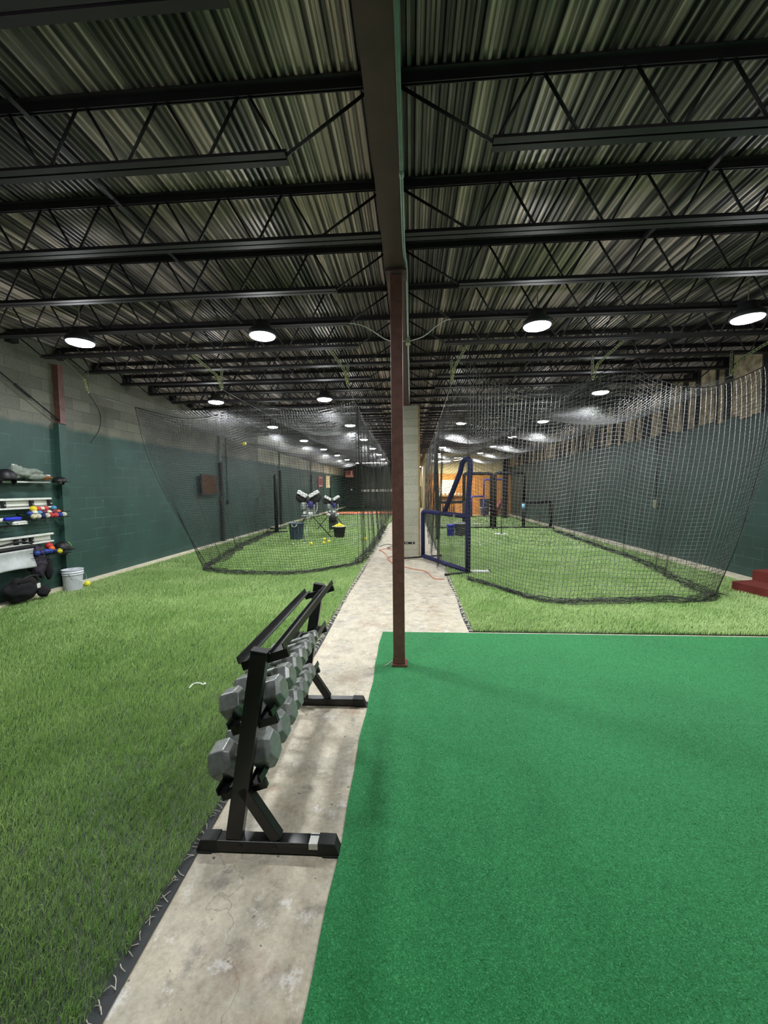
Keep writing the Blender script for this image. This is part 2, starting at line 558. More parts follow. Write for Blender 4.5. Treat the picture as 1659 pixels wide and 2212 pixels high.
# column in front
c = thing('steel_column', 'red-brown square steel column standing on the bright green rug', 'column', (-.128, 3.902, 0))
MB().box((0, 0, 1.87), (.113, .113, 3.70)).build('post', M['column'], c, bevel=.006)
MB().box((.006, 0, .018), (.15, .16, .02)).build('base_plate', M['col_base'], c)
MB().box((0, 0, 3.742), (.19, .2, .02)).build('cap_plate', M['beam'], c)
MB().box((0, .0, .05), (.118, .118, .085)).build('base_collar', M['col_base'], c)
# little wire at its foot
tag(MB().tube(curve_pts([(-.19, 3.87, .05), (-.215, 3.855, .04), (-.245, 3.85, .018), (-.27, 3.84, .012)], 12), .005, 6).build('wire_end', M['white_cord'], smooth=True),
    'short white wire end at the foot of the red-brown column', 'wire')
# conduit along the beam
cd = thing('conduit', 'grey-green conduit along the lower edge of the roof beam', 'conduit', (0, 0, 0))
MB().tube([(-.05, -1, 3.748), (-.05, 3.4, 3.748), (-.045, 3.6, 3.748), (-.035, 3.72, 3.76), (-.03, 3.9, 3.765), (-.03, 9.8, 3.765)], .0125, 10).build('pipe', M['conduit'], cd, True)
MB().tube([(-.05, 2.66, 3.748), (-.05, 2.72, 3.748)], .017, 10).build('coupling', M['conduit'], cd, True)
MB().box((-.03, 5.6, 3.74), (.06, .1, .09)).build('junction_box', M['galv'], cd)
tag(MB().tube(curve_pts([(-.9, 5.2, 3.86), (-.6, 5.3, 3.84), (-.3, 5.5, 3.72), (-.06, 5.58, 3.73)], 24), .007, 6).build('lamp_cable', M['white_cord'], smooth=True),
    'pale lamp cable looping from the beam box towards the block wall', 'cable')
tag(MB().tube(curve_pts([(0., 5.58, 3.73), (.18, 5.45, 3.74), (.46, 5.28, 3.87), (.8, 5.27, 3.86), (1.2, 5.25, 3.9), (1.5, 5.2, 3.86)], 24), .007, 6).build('lamp_cable', M['white_cord'], smooth=True),
    'pale lamp cable looping from the beam box over the padded screen bay', 'cable')

# block pillar
p = thing('block_pillar', 'pale concrete block pillar behind the red-brown column', 'pillar', (-.03, 10.26, 0), 0, None, 'structure')
pb = MB().box((0, 0, 1.88), (.43, .42, 3.76)).build('shaft', M['block'], p)
MB().box((0, 0, .03), (.46, .45, .06)).build('footing', M['concrete'], p)
MB().box((.23, -.17, 1.88), (.04, .09, 3.74)).build('timber_edge', M['wood'], p)
pl = MB().box((-.02, -.216, .37), (.26, .012, .05)).build('black_plate', M['black'], p)
pm = MB()
for k, w in ((-.09, .025), (-.05, .02), (.075, .03)):
    pm.box((-.02 + k, -.2225, .37), (w, .002, .022))
pm.build('white_marks', M['white'], pl)

# ------------------------------------------------------------------ roof joists and bridging
def L2(mb, x0, x1, z, dn=1, w=.046, h=.048):
    """a double angle chord along x; dn=1 flanges at the bottom, -1 at the top"""
    L = x1 - x0
    c = (x0 + x1) / 2
    for s in (-1, 1):
        mb.box((c, s * (.007 + w / 2), z), (L, w, .006))
        mb.box((c, s * .010, z + dn * h / 2), (L, .006, h))
def make_joist(side, long_bottom, label):
    a, b = (-XW + .0, -.06) if side < 0 else (-.22, XW)
    # left joists end on the beam at x=-.06 .. ; chords listed from the beam outwards
    bi = -.76 if side < 0 else .50
    if long_bottom:
        bi = -.235 if side < 0 else -.045
    bo = side * (XW - .55)
    j = thing('roof_joist', label, 'joist', (0, 0, 0), 0, 'open web roof joists')
    t = MB()
    if side < 0: L2(t, -XW, -.15, 4.226, -1)
    else: L2(t, -.13, XW, 4.226, -1)
    t.build('top_chord', M['steel_dark'], j)
    t = MB(); L2(t, min(bi, bo), max(bi, bo), 3.80, 1); t.build('bottom_chord', M['steel_dark'], j)
    w = MB()
    pitchw = .53
    s0 = -.76 if side < 0 else .50
    w.tube([(-.2 if side < 0 else -.08, 0, 4.19), (s0, 0, 3.82)], .010, 6)
    x = s0
    i = 0
    while abs(x) < XW - .62:
        x1 = x + side * pitchw * .5
        x2 = x + side * pitchw
        w.tube([(x + side * .02, 0, 3.82), (x1 - side * .025, 0, 4.2)], .010, 6)
        if abs(x2) < XW - .5:
            w.tube([(x1 + side * .025, 0, 4.2), (x2 - side * .02, 0, 3.82)], .010, 6)
        x = x2
        i += 1
    w.tube([(bo, 0, 3.82), (side * (XW - .1), 0, 4.19)], .010, 6)
    w.build('web_rods', M['steel_dark'], j, True)
    # bearing block on the side wall
    MB().box((side * (XW - .06), 0, 4.12), (.12, .12, .14)).build('bearing_seat', M['steel_dark'], j)
    return j
proto = {}
JY = [1.0 + .845 * k - .105 for k in range(1, 42)]
for side, bay, y_end in ((-1, 'pitching machine bay', 34.6), (1, 'padded screen bay', 25.2)):
    for k, y in enumerate(JY):
        if y > y_end: break
        lab = 'dark open-web steel roof joist over the %s, %s from the rug end' % (bay, ORD[k])
        key = (side, k in (2, 6, 9))
        if key not in proto:
            proto[key] = make_joist(side, key[1], lab); proto[key].location.y = y
        else:
            dup(proto[key], (0, y, 0), lab)
for x, lab in ((-2.45, 'dark bridging bar under the roof deck nearer the beam, pitching machine bay'), (-4.6, 'dark bridging bar under the roof deck nearer the block wall'),
               (2.3, 'dark bridging bar under the roof deck nearer the beam, padded screen bay'), (4.4, 'dark bridging bar under the roof deck nearer the boarded wall')):
    mb = MB(); mb.box((x, 16, 4.166), (.035, 34, .005)).box((x - .015, 16, 4.18), (.005, 34, .03))
    tag(mb.build('bridging_bar', M['steel_dark']), lab, 'bridging', 'bridging bars under the roof deck')

# ------------------------------------------------------------------ lamps
def make_lamp(label):
    t = thing('high_bay_lamp', label, 'lamp', (0, 0, 0), 0, 'round high bay lamps')
    MB().lathe([(.05, .17), (.09, .16), (.10, .10), (.155, .05), (.165, .0), (.15, -.005)], 24).build('housing', M['housing'], t, True)
    MB().lathe([(.15, -.004), (.14, -.02), (.10, -.034), (.04, -.04), (.001, -.041)], 24).build('lens', M['lens'], t, True)
    MB().tube([(0, 0, .17), (0, 0, .64)], .006, 6).build('hook', M['galv'], t)
    return t
LAMP_Z = 3.60
lp = None
def area_light(name, loc, size, power, col, shape='DISK', size_y=None, parent=None):
    l = bpy.data.lights.new(name, 'AREA')
    l.shape = shape; l.size = size
    if size_y: l.size_y = size_y
    l.energy = power; l.color = col
    o = bpy.data.objects.new(name, l)
    COL.objects.link(o); o.location = loc
    if parent: o.parent = parent
    return o
for r, y in enumerate([1.37 + 3.5 * k for k in range(8)]):
    for xx, where in ((-4.1, 'pitching machine bay, %s row, wall side'), (-1.78, 'pitching machine bay, %s row, beam side'), (1.46, 'padded screen bay, %s row, beam side'), (3.75, 'padded screen bay, %s row, wall side')):
        if r == 2 and xx == 1.46: continue          # this fixture is missing
        if xx > 0 and y > 23: continue
        lab = 'round LED high bay lamp over the ' + where % ORD[r]
        if lp is None:
            lp = make_lamp(lab); lp.location = (xx, y, LAMP_Z); o = lp
        else:
            o = dup(lp, (xx, y, LAMP_Z), lab)
        area_light('lamp_light', (0, 0, -.08), .28, {-4.1: 10, -1.78: 15, 1.46: 10, 3.75: 16}[xx] if r == 0 else 58, (.95, .98, 1.), parent=o)
        q = bpy.data.lights.new('lamp_glow', 'POINT'); q.energy = 3 if r == 0 else 15; q.shadow_soft_size = .1; q.color = (.95, .98, 1.)
        qo = bpy.data.objects.new('lamp_glow', q); COL.objects.link(qo); qo.location = (0, 0, -.18); qo.parent = o
def strip(label, x0, x1, y, z, mat, col, pw):
    t = thing('strip_light', label, 'lamp', ((x0 + x1) / 2, y, z), 0, 'long strip lights near the end walls')
    L = x1 - x0
    MB().box((0, 0, .06), (L, .16, .05)).build('housing', M['white'], t)
    for s in (-1, 1):
        MB().tube([(-L / 2, s * .045, .02), (L / 2, s * .045, .02)], .02, 8).build('tube_lamp', mat, t, True)
    MB().tube([(0, 0, .08), (0, 0, 4.2 - z)], .006, 6).build('hanger', M['galv'], t)
    area_light('strip_lamp_light', (0, 0, -.03), L, pw, col, 'RECTANGLE', .12, t)
strip('long white strip light before the dark green end wall', -4.1, -1.78, 30, 3.6, M['tube'], (1, .97, .9), 230)
strip('warm strip light before the plywood end wall, lower one', 1.28, 2.31, 24, 3.27, M['tube_w'], (1, .88, .62), 90)
strip('warm strip light before the plywood end wall, higher one', 2.55, 3.25, 24, 3.44, M['tube_w'], (1, .88, .62), 70)

# ------------------------------------------------------------------ turf, rug
def blades(x0, x1, y0, y1, scale_n=1.):
    V, F, base = [], [], 0
    bands = [(.8, 1.6, 21000, .0016), (1.6, 2.4, 19000, .0018), (2.4, 3.4, 15000, .0023), (3.4, 4.6, 10500, .0032), (4.6, 6.2, 9000, .004), (6.2, 8.5, 5000, .0052), (8.5, 12, 2400, .007), (12, 18, 900, .010), (18, 26, 300, .014)]
    for a, b, den, wd in bands:
        a2, b2 = max(a, y0), min(b, y1)
        if b2 <= a2: continue
        n = int((x1 - x0) * (b2 - a2) * den * scale_n)
        x = rng.uniform(x0, x1, n); y = rng.uniform(a2, b2, n)
        k = np.abs(x) < (y + .4) * 1.18 + .3
        x, y = x[k], y[k]
        n = len(x)
        az = rng.uniform(0, 2 * PI, n)
        h = rng.uniform(.036, .058, n)
        # pile lies over a little, mostly away from the camera end
        lx = rng.normal(.010, .011, n); ly = rng.normal(.003, .010, n)
        dx, dy = np.cos(az) * wd / 2, np.sin(az) * wd / 2
        z0 = .008
        P = np.zeros((n, 5, 3))
        P[:, 0] = np.stack([x - dx, y - dy, np.full(n, z0)], 1)
        P[:, 1] = np.stack([x + dx, y + dy, np.full(n, z0)], 1)
        P[:, 2] = np.stack([x - dx + lx * .35, y - dy + ly * .35, z0 + h * .55], 1)
        P[:, 3] = np.stack([x + dx + lx * .35, y + dy + ly * .35, z0 + h * .55], 1)
        P[:, 4] = np.stack([x + lx * 1.3, y + ly * 1.3, z0 + h * .95], 1)
        P[:, :, 0] = np.clip(P[:, :, 0], x0 - .015, x1 + .012)
        T = np.array([[0, 1, 3], [0, 3, 2], [2, 3, 4]])
        F.append((np.arange(n)[:, None, None] * 5 + T[None]).reshape(-1, 3) + base)
        V.append(P.reshape(-1, 3)); base += n * 5
    return np.concatenate(V), np.concatenate(F)

def fringe(mb, side, x, y0, y1):
    y = y0
    while y < y1:
        dy = .012 + .006 * max(0, y - 2) + random.random() * .04
        L = random.uniform(.012, .042) * (1 + .16 * max(0, y - 2.5))
        z = .012
        a = random.uniform(-.04, .04)
        pts = [(x, y, z + .004), (x + side * L * .5, y + a * .4 + random.uniform(-.01, .01), z + random.uniform(0, .012)), (x + side * L, y + a, z - .002)]
        mb.tube(curve_pts(pts, 5), 0.0017 + .0009 * max(0, y - 2), 4)
        y += dy

def turf(x0, x1, y0, y1, edge, label, fr0, fr1):
    t = MB().box(((x0 + x1) / 2, (y0 + y1) / 2, .005), (x1 - x0, y1 - y0, .010)).build('artificial_turf', M['turf_base'])
    tag(t, label, 'turf', None, 'stuff')
    v, f = blades(x0, x1, y0, y1)
    bl = np_mesh('blades', v, f, M['blade'], t)
    bl['kind'] = 'stuff'
    x, s = (x1, 1) if edge > 0 else (x0, -1)
    MB().grid(lambda u, w: (x - s * .01 + s * .055 * w * (1 + .25 * math.sin(u * 60)), y0 + (y1 - y0) * u, .004 + .004 * (1 - w)), 160, 1).build('backing_strip', M['backing'], t, thick=.003)
    fr = MB(); fringe(fr, s, x, fr0, fr1)
    o = fr.build('frayed_edge', M['fringe'], t); o['kind'] = 'stuff'
    o['label'] = 'frayed white threads along the cut edge'
    return t
turf(-6.06, -1.075, -.5, 36.8, 1, 'grass-green artificial turf beside the dumbbell rack, reaching the block wall', .9, 20)
turf(.735, 5.88, 4.83, YBR - .1, -1, 'grass-green artificial turf beyond the bright green rug, under the padded screens', 4.83, 9)
rg = MB()
def rugf(u, w):
    yy = -1.5 + (4.785 + 1.5) * w
    xx = -.362 + (6.1 + .362) * u + (.006 * math.sin(yy * 4.1) + .004 * math.sin(yy * 11)) * (1 - u)
    return (xx, yy - .008 * u, .009)
rg.grid(rugf, 2, 60)
rugo = tag(rg.build('green_rug', M['rug'], thick=.008), 'bright green putting carpet laid over the concrete, column standing on it', 'rug')
# pile of the carpet, short fibres near the camera
def pile(x0, x1, y0, y1):
    V, F, base = [], [], 0
    for a, b, den, wd in ((.8, 1.8, 30000, .0016), (1.8, 3., 17000, .0021), (3., 4.77, 9000, .0028)):
        n = int((x1 - x0) * (b - a) * den)
        x = rng.uniform(x0, x1, n); y = rng.uniform(a, b, n)
        k = x < (y + .4) * 1.18 + .3
        x, y = x[k], y[k]; n = len(x)
        az = rng.uniform(0, 2 * PI, n); h = rng.uniform(.003, .007, n)
        l = rng.normal(0, .004, (n, 2))
        dx, dy = np.cos(az) * wd / 2, np.sin(az) * wd / 2
        P = np.zeros((n, 3, 3))
        P[:, 0] = np.stack([x - dx, y - dy, np.full(n, .008)], 1)
        P[:, 1] = np.stack([x + dx, y + dy, np.full(n, .008)], 1)
        P[:, 2] = np.stack([x + l[:, 0], y + l[:, 1], .009 + h], 1)
        F.append(np.arange(n * 3).reshape(-1, 3) + base); V.append(P.reshape(-1, 3)); base += 3 * n
    return np.concatenate(V), np.concatenate(F)
v, f = pile(-.35, 5.9, .8, 4.77)
po = np_mesh('pile', v, f, M['rug'], rugo); po['kind'] = 'stuff'

# white tie scrap on the turf
tag(MB().tube(curve_pts([(-1.93, 3.27, .035), (-1.925, 3.33, .042), (-1.89, 3.345, .045), (-1.85, 3.335, .043), (-1.83, 3.31, .05), (-1.82, 3.34, .043), (-1.84, 3.36, .04)], 24), .007, 6).build('white_tie', M['white'], smooth=True),
    'crumpled white tie lying on the turf beside the dumbbell rack', 'scrap')

# ------------------------------------------------------------------ dumbbell rack
RK = thing('dumbbell_rack', 'black steel three-tier dumbbell rack standing on the concrete strip', 'rack', (0, 1.8, 0), .017)
def end_frame(yo, sticker):
    up = (math.sin(math.radians(9.3)), 0, math.cos(math.radians(9.3)))
    ft = MB().box((-.70, yo + .03, .034), (.62, .062, .055)).build('foot', M['black_steel'], RK, bevel=.004)
    for xx in (-1.015, -.385):
        s = -1 if xx < -.7 else 1
        e = MB()
        e.add([(xx - s * .07, yo - .003, .066), (xx - s * .07, yo + .063, .066), (xx + s * .012, yo + .063, .064), (xx + s * .012, yo - .003, .064),
               (xx - s * .07, yo - .003, .004), (xx - s * .07, yo + .063, .004), (xx + s * .035, yo + .063, .004), (xx + s * .035, yo - .003, .004)],
              [(0, 1, 2, 3), (4, 7, 6, 5), (0, 3, 7, 4), (1, 5, 6, 2), (2, 6, 7, 3), (0, 4, 5, 1)])
        e.build('end_cap', M['rubber'], ft, bevel=.003)
        MB().box((xx, yo + .03, .004), (.09, .078, .008)).build('pad', M['rubber'], ft)
    for xx in (-.83, -.66):
        MB().lathe([(.009, 0), (.009, .006)], 8, (xx, yo + .0, .035), Matrix.Rotation(PI / 2, 3, 'X')).build('bolt', M['bolt'], ft, True)
    if sticker:
        sk = MB().box((-.475, yo + .03, .0622), (.045, .062, .001)).box((-.475, yo - .0012, .048), (.045, .001, .028)).build('sticker', M['sticker'], ft)
        MB().box((-.475, yo + .05, .0630), (.043, .008, .0006)).build('printed_band', M['ink'], sk)
    base = Vector((-.868, yo + .03, .06)); top = Vector((-.716, yo + .03, .985))
    u = MB().bar(base, top, .05, .078, (1, 0, 0)).build('upright', M['black_steel'], RK, bevel=.004)
    MB().bar(top, top + (top - base).normalized() * .008, .053, .081, (1, 0, 0)).build('plug', M['rubber'], u)
    MB().bar((-.822, yo + .03, .32), (-.655, yo + .03, .062), .05, .052, (1, 0, 0)).build('brace', M['black_steel'], RK, bevel=.004)
end_frame(0, True)
end_frame(1.315, False)
TIERS = [((-.940, .238), (-.716, .312)), ((-.878, .572), (-.652, .642)), ((-.817, .898), (-.590, .970))]
for ti, ((lx, lz), (rx, rz)) in enumerate(TIERS):
    d = Vector((rx - lx, 0, rz - lz)).normalized()
    nrm = Vector((-d.z, 0, d.x))
    for yo in (.066, 1.30):
        MB().bar((lx, yo, lz), (rx, yo, rz), .03, .042, nrm).build('tier_arm', M['black_steel'], RK, bevel=.003)
    for (ex, ez), s in (((lx, lz), 1), ((rx, rz), -1)):
        m_ = MB()
        p0 = Vector((ex, 0, ez)) + nrm * .026 + d * s * .045
        wd_ = .040 if s > 0 else .066
        p0 = Vector((ex, 0, ez)) + nrm * .026 + d * s * (wd_ / 2 + .004)
        m_.bar(p0 + Vector((0, .03, 0)), p0 + Vector((0, 1.34, 0)), wd_, .005, nrm)
        p1 = p0 - d * s * wd_ / 2 + nrm * .016
        m_.bar(p1 + Vector((0, .03, 0)), p1 + Vector((0, 1.34, 0)), .005, .034, nrm)
        if s < 0:
            p2 = p0 + d * s * wd_ / 2 + nrm * .008
            m_.bar(p2 + Vector((0, .03, 0)), p2 + Vector((0, 1.34, 0)), .005, .018, nrm)
        m_.build('tier_rail', M['black_steel'], RK)

def make_dumbbell(R, L, hl, label, grp):
    """axis along local x; R head radius, L head length, hl half distance between head centres"""
    t = thing('hex_dumbbell', label, 'dumbbell', (0, 0, 0), 0, grp)
    for s in (-1, 1):
        m_ = MB()
        prof = [(R * .72, -L / 2), (R, -L / 2 + L * .2), (R, L / 2 - L * .2), (R * .72, L / 2)]
        Rm = Matrix.Rotation(PI / 2, 3, 'Y')
        # hexagonal lathe, flat facing up
        vs, fs = [], []
        for r, z in prof:
            for k in range(6):
                g = PI / 6 + 2 * PI * k / 6
                p = Vector((r * math.cos(g), r * math.sin(g), z))
                vs.append(Rm @ p + Vector((s * hl, 0, 0)))
        for i in range(3):
            for k in range(6):
                l = (k + 1) % 6
                fs.append((i * 6 + k, i * 6 + l, (i + 1) * 6 + l, (i + 1) * 6 + k))
        fs.append(tuple(range(6))[::-1]); fs.append(tuple(range(18, 24)))
        m_.add(vs, fs)
        m_.build('head', M['iron'], t, bevel=R * .05)
    MB().tube([(-hl, 0, 0), (-hl * .4, 0, 0), (0, 0, 0), (hl * .4, 0, 0), (hl, 0, 0)], [.014, .016, .018, .016, .014], 10).build('handle', M['chrome'], t, True)
    return t
SZ = ['largest', 'second largest', 'third largest', 'fourth largest', 'third smallest', 'second smallest', 'smallest']
rows = [(0, 'lower', [(.165, .099, .125), (.36, .090, .118), (.53, .083, .112), (.69, .076, .106), (.835, .070, .10), (.97, .065, .096), (1.10, .06, .092)]),
        (1, 'middle', [(.15, .079, .110), (.315, .075, .106), (.465, .071, .10), (.605, .066, .095), (.735, .060, .09), (.86, .055, .085), (1.0, .042, .07)])]
for ti, nm, lst in rows:
    (lx, lz), (rx, rz) = TIERS[ti]
    ang = math.atan2(rz - lz, rx - lx)
    for k, (yo, R, L) in enumerate(lst):
        o = make_dumbbell(R, L, .112, 'grey hexagonal iron dumbbell on the %s tier of the black rack, %s there' % (nm, SZ[k]), 'iron dumbbells on the black rack')
        cx = (lx + rx) / 2 - .04; cz = (lz + rz) / 2 + R * .9 + .012
        o.location = (cx - yo * .017, 1.8 + yo, cz)
        o.rotation_euler = (random.uniform(-.15, .15), -ang, .017)

# ------------------------------------------------------------------ batting cages
CELL = .046
def panel(top, bottom, nu, nv, sag=0., bulge=None):
    """knots between a top curve and a bottom curve"""
    A = curve_pts(top, nu); B = curve_pts(bottom, nu)
    w = np.linspace(0, 1, nv)[None, :, None]
    P = A[:, None] * (1 - w) + B[:, None] * w
    if bulge is not None:
        P = bulge(P, np.linspace(0, 1, nu)[:, None], np.linspace(0, 1, nv)[None, :])
    return P
def add_net(name, P, parent, r=.0017, su=2, sv=2, mat='net'):
    v, f = strands(P, r, su, sv)
    return np_mesh(name, v, f, M[mat], parent, True)
def rope(name, pts, parent, r=.006, n=60):
    return MB().tube(curve_pts(pts, n), r, 6).build(name, M['rope'], parent, True)

def heap(pts, name, parent, width, seed, inward):
    """net lying gathered on the turf along a line"""
    A = curve_pts(pts, 120)
    nv = 16
    P = np.zeros((len(A), nv, 3))
    for i, a in enumerate(A):
        for j in range(nv):
            w = j / (nv - 1)
            q = Vector((a[0] * 2.3, a[1] * 2.3, seed + w * 1.7))
            n1 = mnoise.noise(q); n2 = mnoise.noise(q * 2.7 + Vector((9, 0, 0)))
            off = (w - .35) * width * (1 + .6 * n1) + n2 * .13
            P[i, j] = (a[0] + inward[0] * off + n1 * .05, a[1] + inward[1] * off + n1 * .05, .045 + abs(n2) * .05 * (1 - w) + .025 * math.sin(w * 9 + n1 * 4) ** 2)
    v, f = strands(P, .0030, 1, 1)
    return np_mesh(name, v, f, M['net_shaded'], parent, True)

# cage over the pitching machines
LC = thing('batting_cage_net', 'black batting cage net hanging in front of the pitching machines', 'net', (-3.3, 8, 0))
def off(o, parent):
    """mesh made in room coordinates under an Empty"""
    o.parent = parent
    o.location = -Vector(parent.location)
    return o
LT = [(-5.63, 8.0, 3.45), (-5.2, 7.98, 3.33), (-4.6, 7.95, 3.20), (-4.0, 7.93, 3.22), (-3.5, 7.92, 3.36), (-3.16, 7.9, 3.47), (-2.7, 7.9, 3.36), (-2.1, 7.88, 3.26), (-1.55, 7.88, 3.33), (-1.07, 7.87, 3.46)]
LB = [(-4.62, 8.75, .04), (-4.45, 8.32, .04), (-4.1, 8.06, .04), (-3.6, 7.92, .03), (-2.7, 7.86, .03), (-2.2, 7.98, .03), (-1.75, 8.35, .04), (-1.2, 9.0, .04)]
def lb(P, u, w):
    s = np.sin(PI * w) 
    P[:, :, 0] += -.10 * s * (1 - u) ** 2 * 2
    P[:, :, 1] += .10 * s * np.sin(u * 9) * .5 + .05 * np.sin(u * 23 + w * 3) * w
    return P
off(add_net('front_net', panel(LT, LB, 84, 66, bulge=lb), None, .0030, 1, 1, 'net_shaded'), LC)
off(heap(LB, 'gathered_hem', None, .34, 1., (0, 1)), LC)
off(rope('head_rope', LT, None), LC)
off(rope('edge_rope', [(-5.63, 8., 3.45), (-5.42, 8.05, 2.4), (-5.02, 8.3, 1.2), (-4.62, 8.75, .05)], None), LC)
off(rope('corner_rope', [(-1.07, 7.87, 3.46), (-1.10, 8.1, 2.2), (-1.14, 8.5, 1.0), (-1.2, 9.0, .05)], None), LC)
LCX = [[(-5.63, 8., 3.45), (-5.75, 12, 3.38), (-5.75, 18, 3.42), (-5.75, 26.5, 3.42)], [(-1.07, 7.87, 3.46), (-1.2, 11.4, 3.40), (-1.28, 16, 3.42), (-1.36, 26.5, 3.42)]]
def fold(P, u, w):
    P[:, :, 0] += (.05 * np.sin(u * 61) + .03 * np.sin(u * 143 + 1)) * (.25 + w)
    P[:, :, 2] -= .10 * np.abs(np.sin(u * PI * 5.3)) * (1 - w)
    return P
wall_bottom = [(-4.62, 8.75, .04), (-4.78, 9.8, .04), (-5.2, 12., .04), (-5.55, 15.6, .04), (-5.7, 26.5, .04)]
off(add_net('wall_side_net', panel(LCX[0], wall_bottom, 320, 60, bulge=fold), None, .0025, 1, 1, 'net_shaded'), LC)
off(heap(wall_bottom[:4], 'gathered_wall_hem', None, .30, 5., (1, 0)), LC)
beam_bottom = [(-1.2, 9.0, .04), (-1.12, 11, .04), (-1.10, 13.6, .04), (-1.18, 18, .04), (-1.3, 26.5, .04)]
off(add_net('beam_side_net', panel(LCX[1], beam_bottom, 320, 60, bulge=fold), None, .0025, 1, 1, 'net_shaded'), LC)
off(heap(beam_bottom[:4], 'gathered_beam_hem', None, .22, 8., (-1, 0)), LC)
def topnet(xl, xm, xr, y0, y1, zc, rid):
    nu, nv = int((y1 - y0) / .06), int((xr[0] - xl[0]) / .06)
    P = np.zeros((nu, nv, 3))
    for i in range(nu):
        u = i / (nu - 1); y = y0 + (y1 - y0) * u
        a, m_, b = xl[0] + (xl[1] - xl[0]) * u, xm[0] + (xm[1] - xm[0]) * u, xr[0] + (xr[1] - xr[0]) * u
        w = np.linspace(0, 1, nv)
        x = np.where(w < .5, a + (m_ - a) * w * 2, m_ + (b - m_) * (w * 2 - 1))
        sx = np.abs(np.sin(w * 2 * PI))
        sy = abs(math.sin((y - y0) * PI / 3.5))
        z = zc - .30 * sx * (.35 + .65 * sy) - .10 * sy
        P[i] = np.stack([x, np.full(nv, y) + .05 * np.sin(w * 17 + y), z], 1)
    return P
off(add_net('top_net', topnet((-5.63, -5.8), (-3.16, -3.4), (-1.07, -1.36), 7.95, 26.5, 3.45, 0), None, .0027, 1, 1), LC)

# cage over the padded screens
RC = thing('batting_cage_net', 'black batting cage net draped in front of the padded screens, top edge scalloped', 'net', (3., 6.5, 0))
RT = [(.96, 7.0, 3.87), (1.2, 6.95, 3.66), (1.44, 6.9, 3.485), (1.975, 6.8, 3.31), (2.45, 6.7, 3.33), (2.707, 6.6, 3.423), (3.0, 6.55, 3.51), (3.33, 6.5, 3.55), (3.69, 6.4, 3.33), (4.09, 6.3, 3.18), (4.5, 6.25, 3.2), (5.0, 6.2, 3.41), (5.25, 6.2, 3.56)]
RB = [(1.05, 7.45, .04), (1.37, 7.0, .04), (1.72, 6.35, .04), (2.08, 6.0, .04), (2.78, 6.02, .04), (3.6, 6.1, .04), (4.2, 6.12, .04), (4.62, 6.4, .04)]
def rb(P, u, w):
    s = np.sin(PI * w)
    P[:, :, 0] += .20 * np.sin(PI * w ** .8) * u ** 3
    P[:, :, 1] += .06 * s * np.sin(u * 11 + 1) + .03 * np.sin(u * 31 + w * 4) * w
    return P
off(add_net('front_net', panel(RT, RB, 74, 58, bulge=rb), None, .0034, 1, 1), RC)
off(heap(RB, 'gathered_hem', None, .30, 2.5, (0, 1)), RC)
off(rope('head_rope', RT, None, .007), RC)
off(rope('edge_rope', [(5.25, 6.2, 3.56), (5.1, 6.22, 2.35), (4.95, 6.25, 1.5), (4.83, 6.3, .84), (4.62, 6.4, .05)], None), RC)
off(rope('corner_rope', [(.96, 7.0, 3.87), (.98, 7.1, 2.6), (1.0, 7.25, 1.3), (1.05, 7.45, .05)], None), RC)
RL = [(.96, 7.0, 3.87), (.85, 7.5, 3.62), (.70, 8.4, 3.45), (.76, 14, 3.42), (.85, 24.5, 3.42)]
RLB = [(1.05, 7.45, .04), (.85, 7.7, .03), (.66, 8.3, .02), (.55, 10.2, .02), (.62, 13, .02), (.8, 24.5, .04)]
off(add_net('beam_side_net', panel(RL, RLB, 300, 58, bulge=fold), None, .0025, 1, 1, 'net_shaded'), RC)
RR = [(5.25, 6.2, 3.56), (5.27, 8, 3.45), (5.3, 12, 3.42), (5.4, 24.5, 3.42)]
RRB = [(4.62, 6.4, .04), (4.66, 7.1, .04), (5.1, 9.3, .04), (5.2, 11.1, .04), (5.42, 15.6, .04), (5.5, 24.5, .04)]
off(add_net('wall_side_net', panel(RR, RRB, 310, 58, bulge=fold), None, .0025, 1, 1, 'net_shaded'), RC)
off(heap(RRB[:5], 'gathered_wall_hem', None, .26, 12., (1, 0)), RC)
off(add_net('top_net', topnet((.75, .85), (2.95, 3.1), (5.25, 5.4), 6.9, 24.5, 3.45, 0), None, .0027, 1, 1), RC)

# support cables and perforated hangers
def hanger(x, y, side, label):
    t = thing('cable_hanger', label, 'hanger', (x, y, 3.46), 0, 'perforated strip hangers for the cage cables')
    m_ = MB()
    def strip_(p, q, mat, name):
        p, q = Vector(p), Vector(q)
        mb = MB(); L = (q - p).length; n = max(2, int(L / .05))
        d_ = (q - p).normalized()
        s = d_.cross(Vector((0, 1, 0))).normalized()
        # ladder of web pieces leaving the punched holes open
        for e in (-1, 1):
            mb.bar(p + s * e * .014, q + s * e * .014, .012, .004, (0, 1, 0))
        for k in range(n + 1):
            a = p + (q - p) * (k / n)
            mb.bar(a - d_ * .008, a + d_ * .008, .030, .004, (0, 1, 0))
        mb.build(name, M[mat], t)
    strip_((0, .02, 0), (0, .02, .36), 'galv', 'upright_strip')
    strip_((0, 0, 0), (side * .03, -.10, .20), 'galv_y', 'slanted_strip')
    strip_((side * .03, -.10, .20), (side * .15, -.62, .36), 'galv', 'upper_strut')
    MB().lathe([(.018, 0), (.018, .03)], 10, (0, 0, -.02)).build('eye_bolt', M['cable'], t, True)
    return t
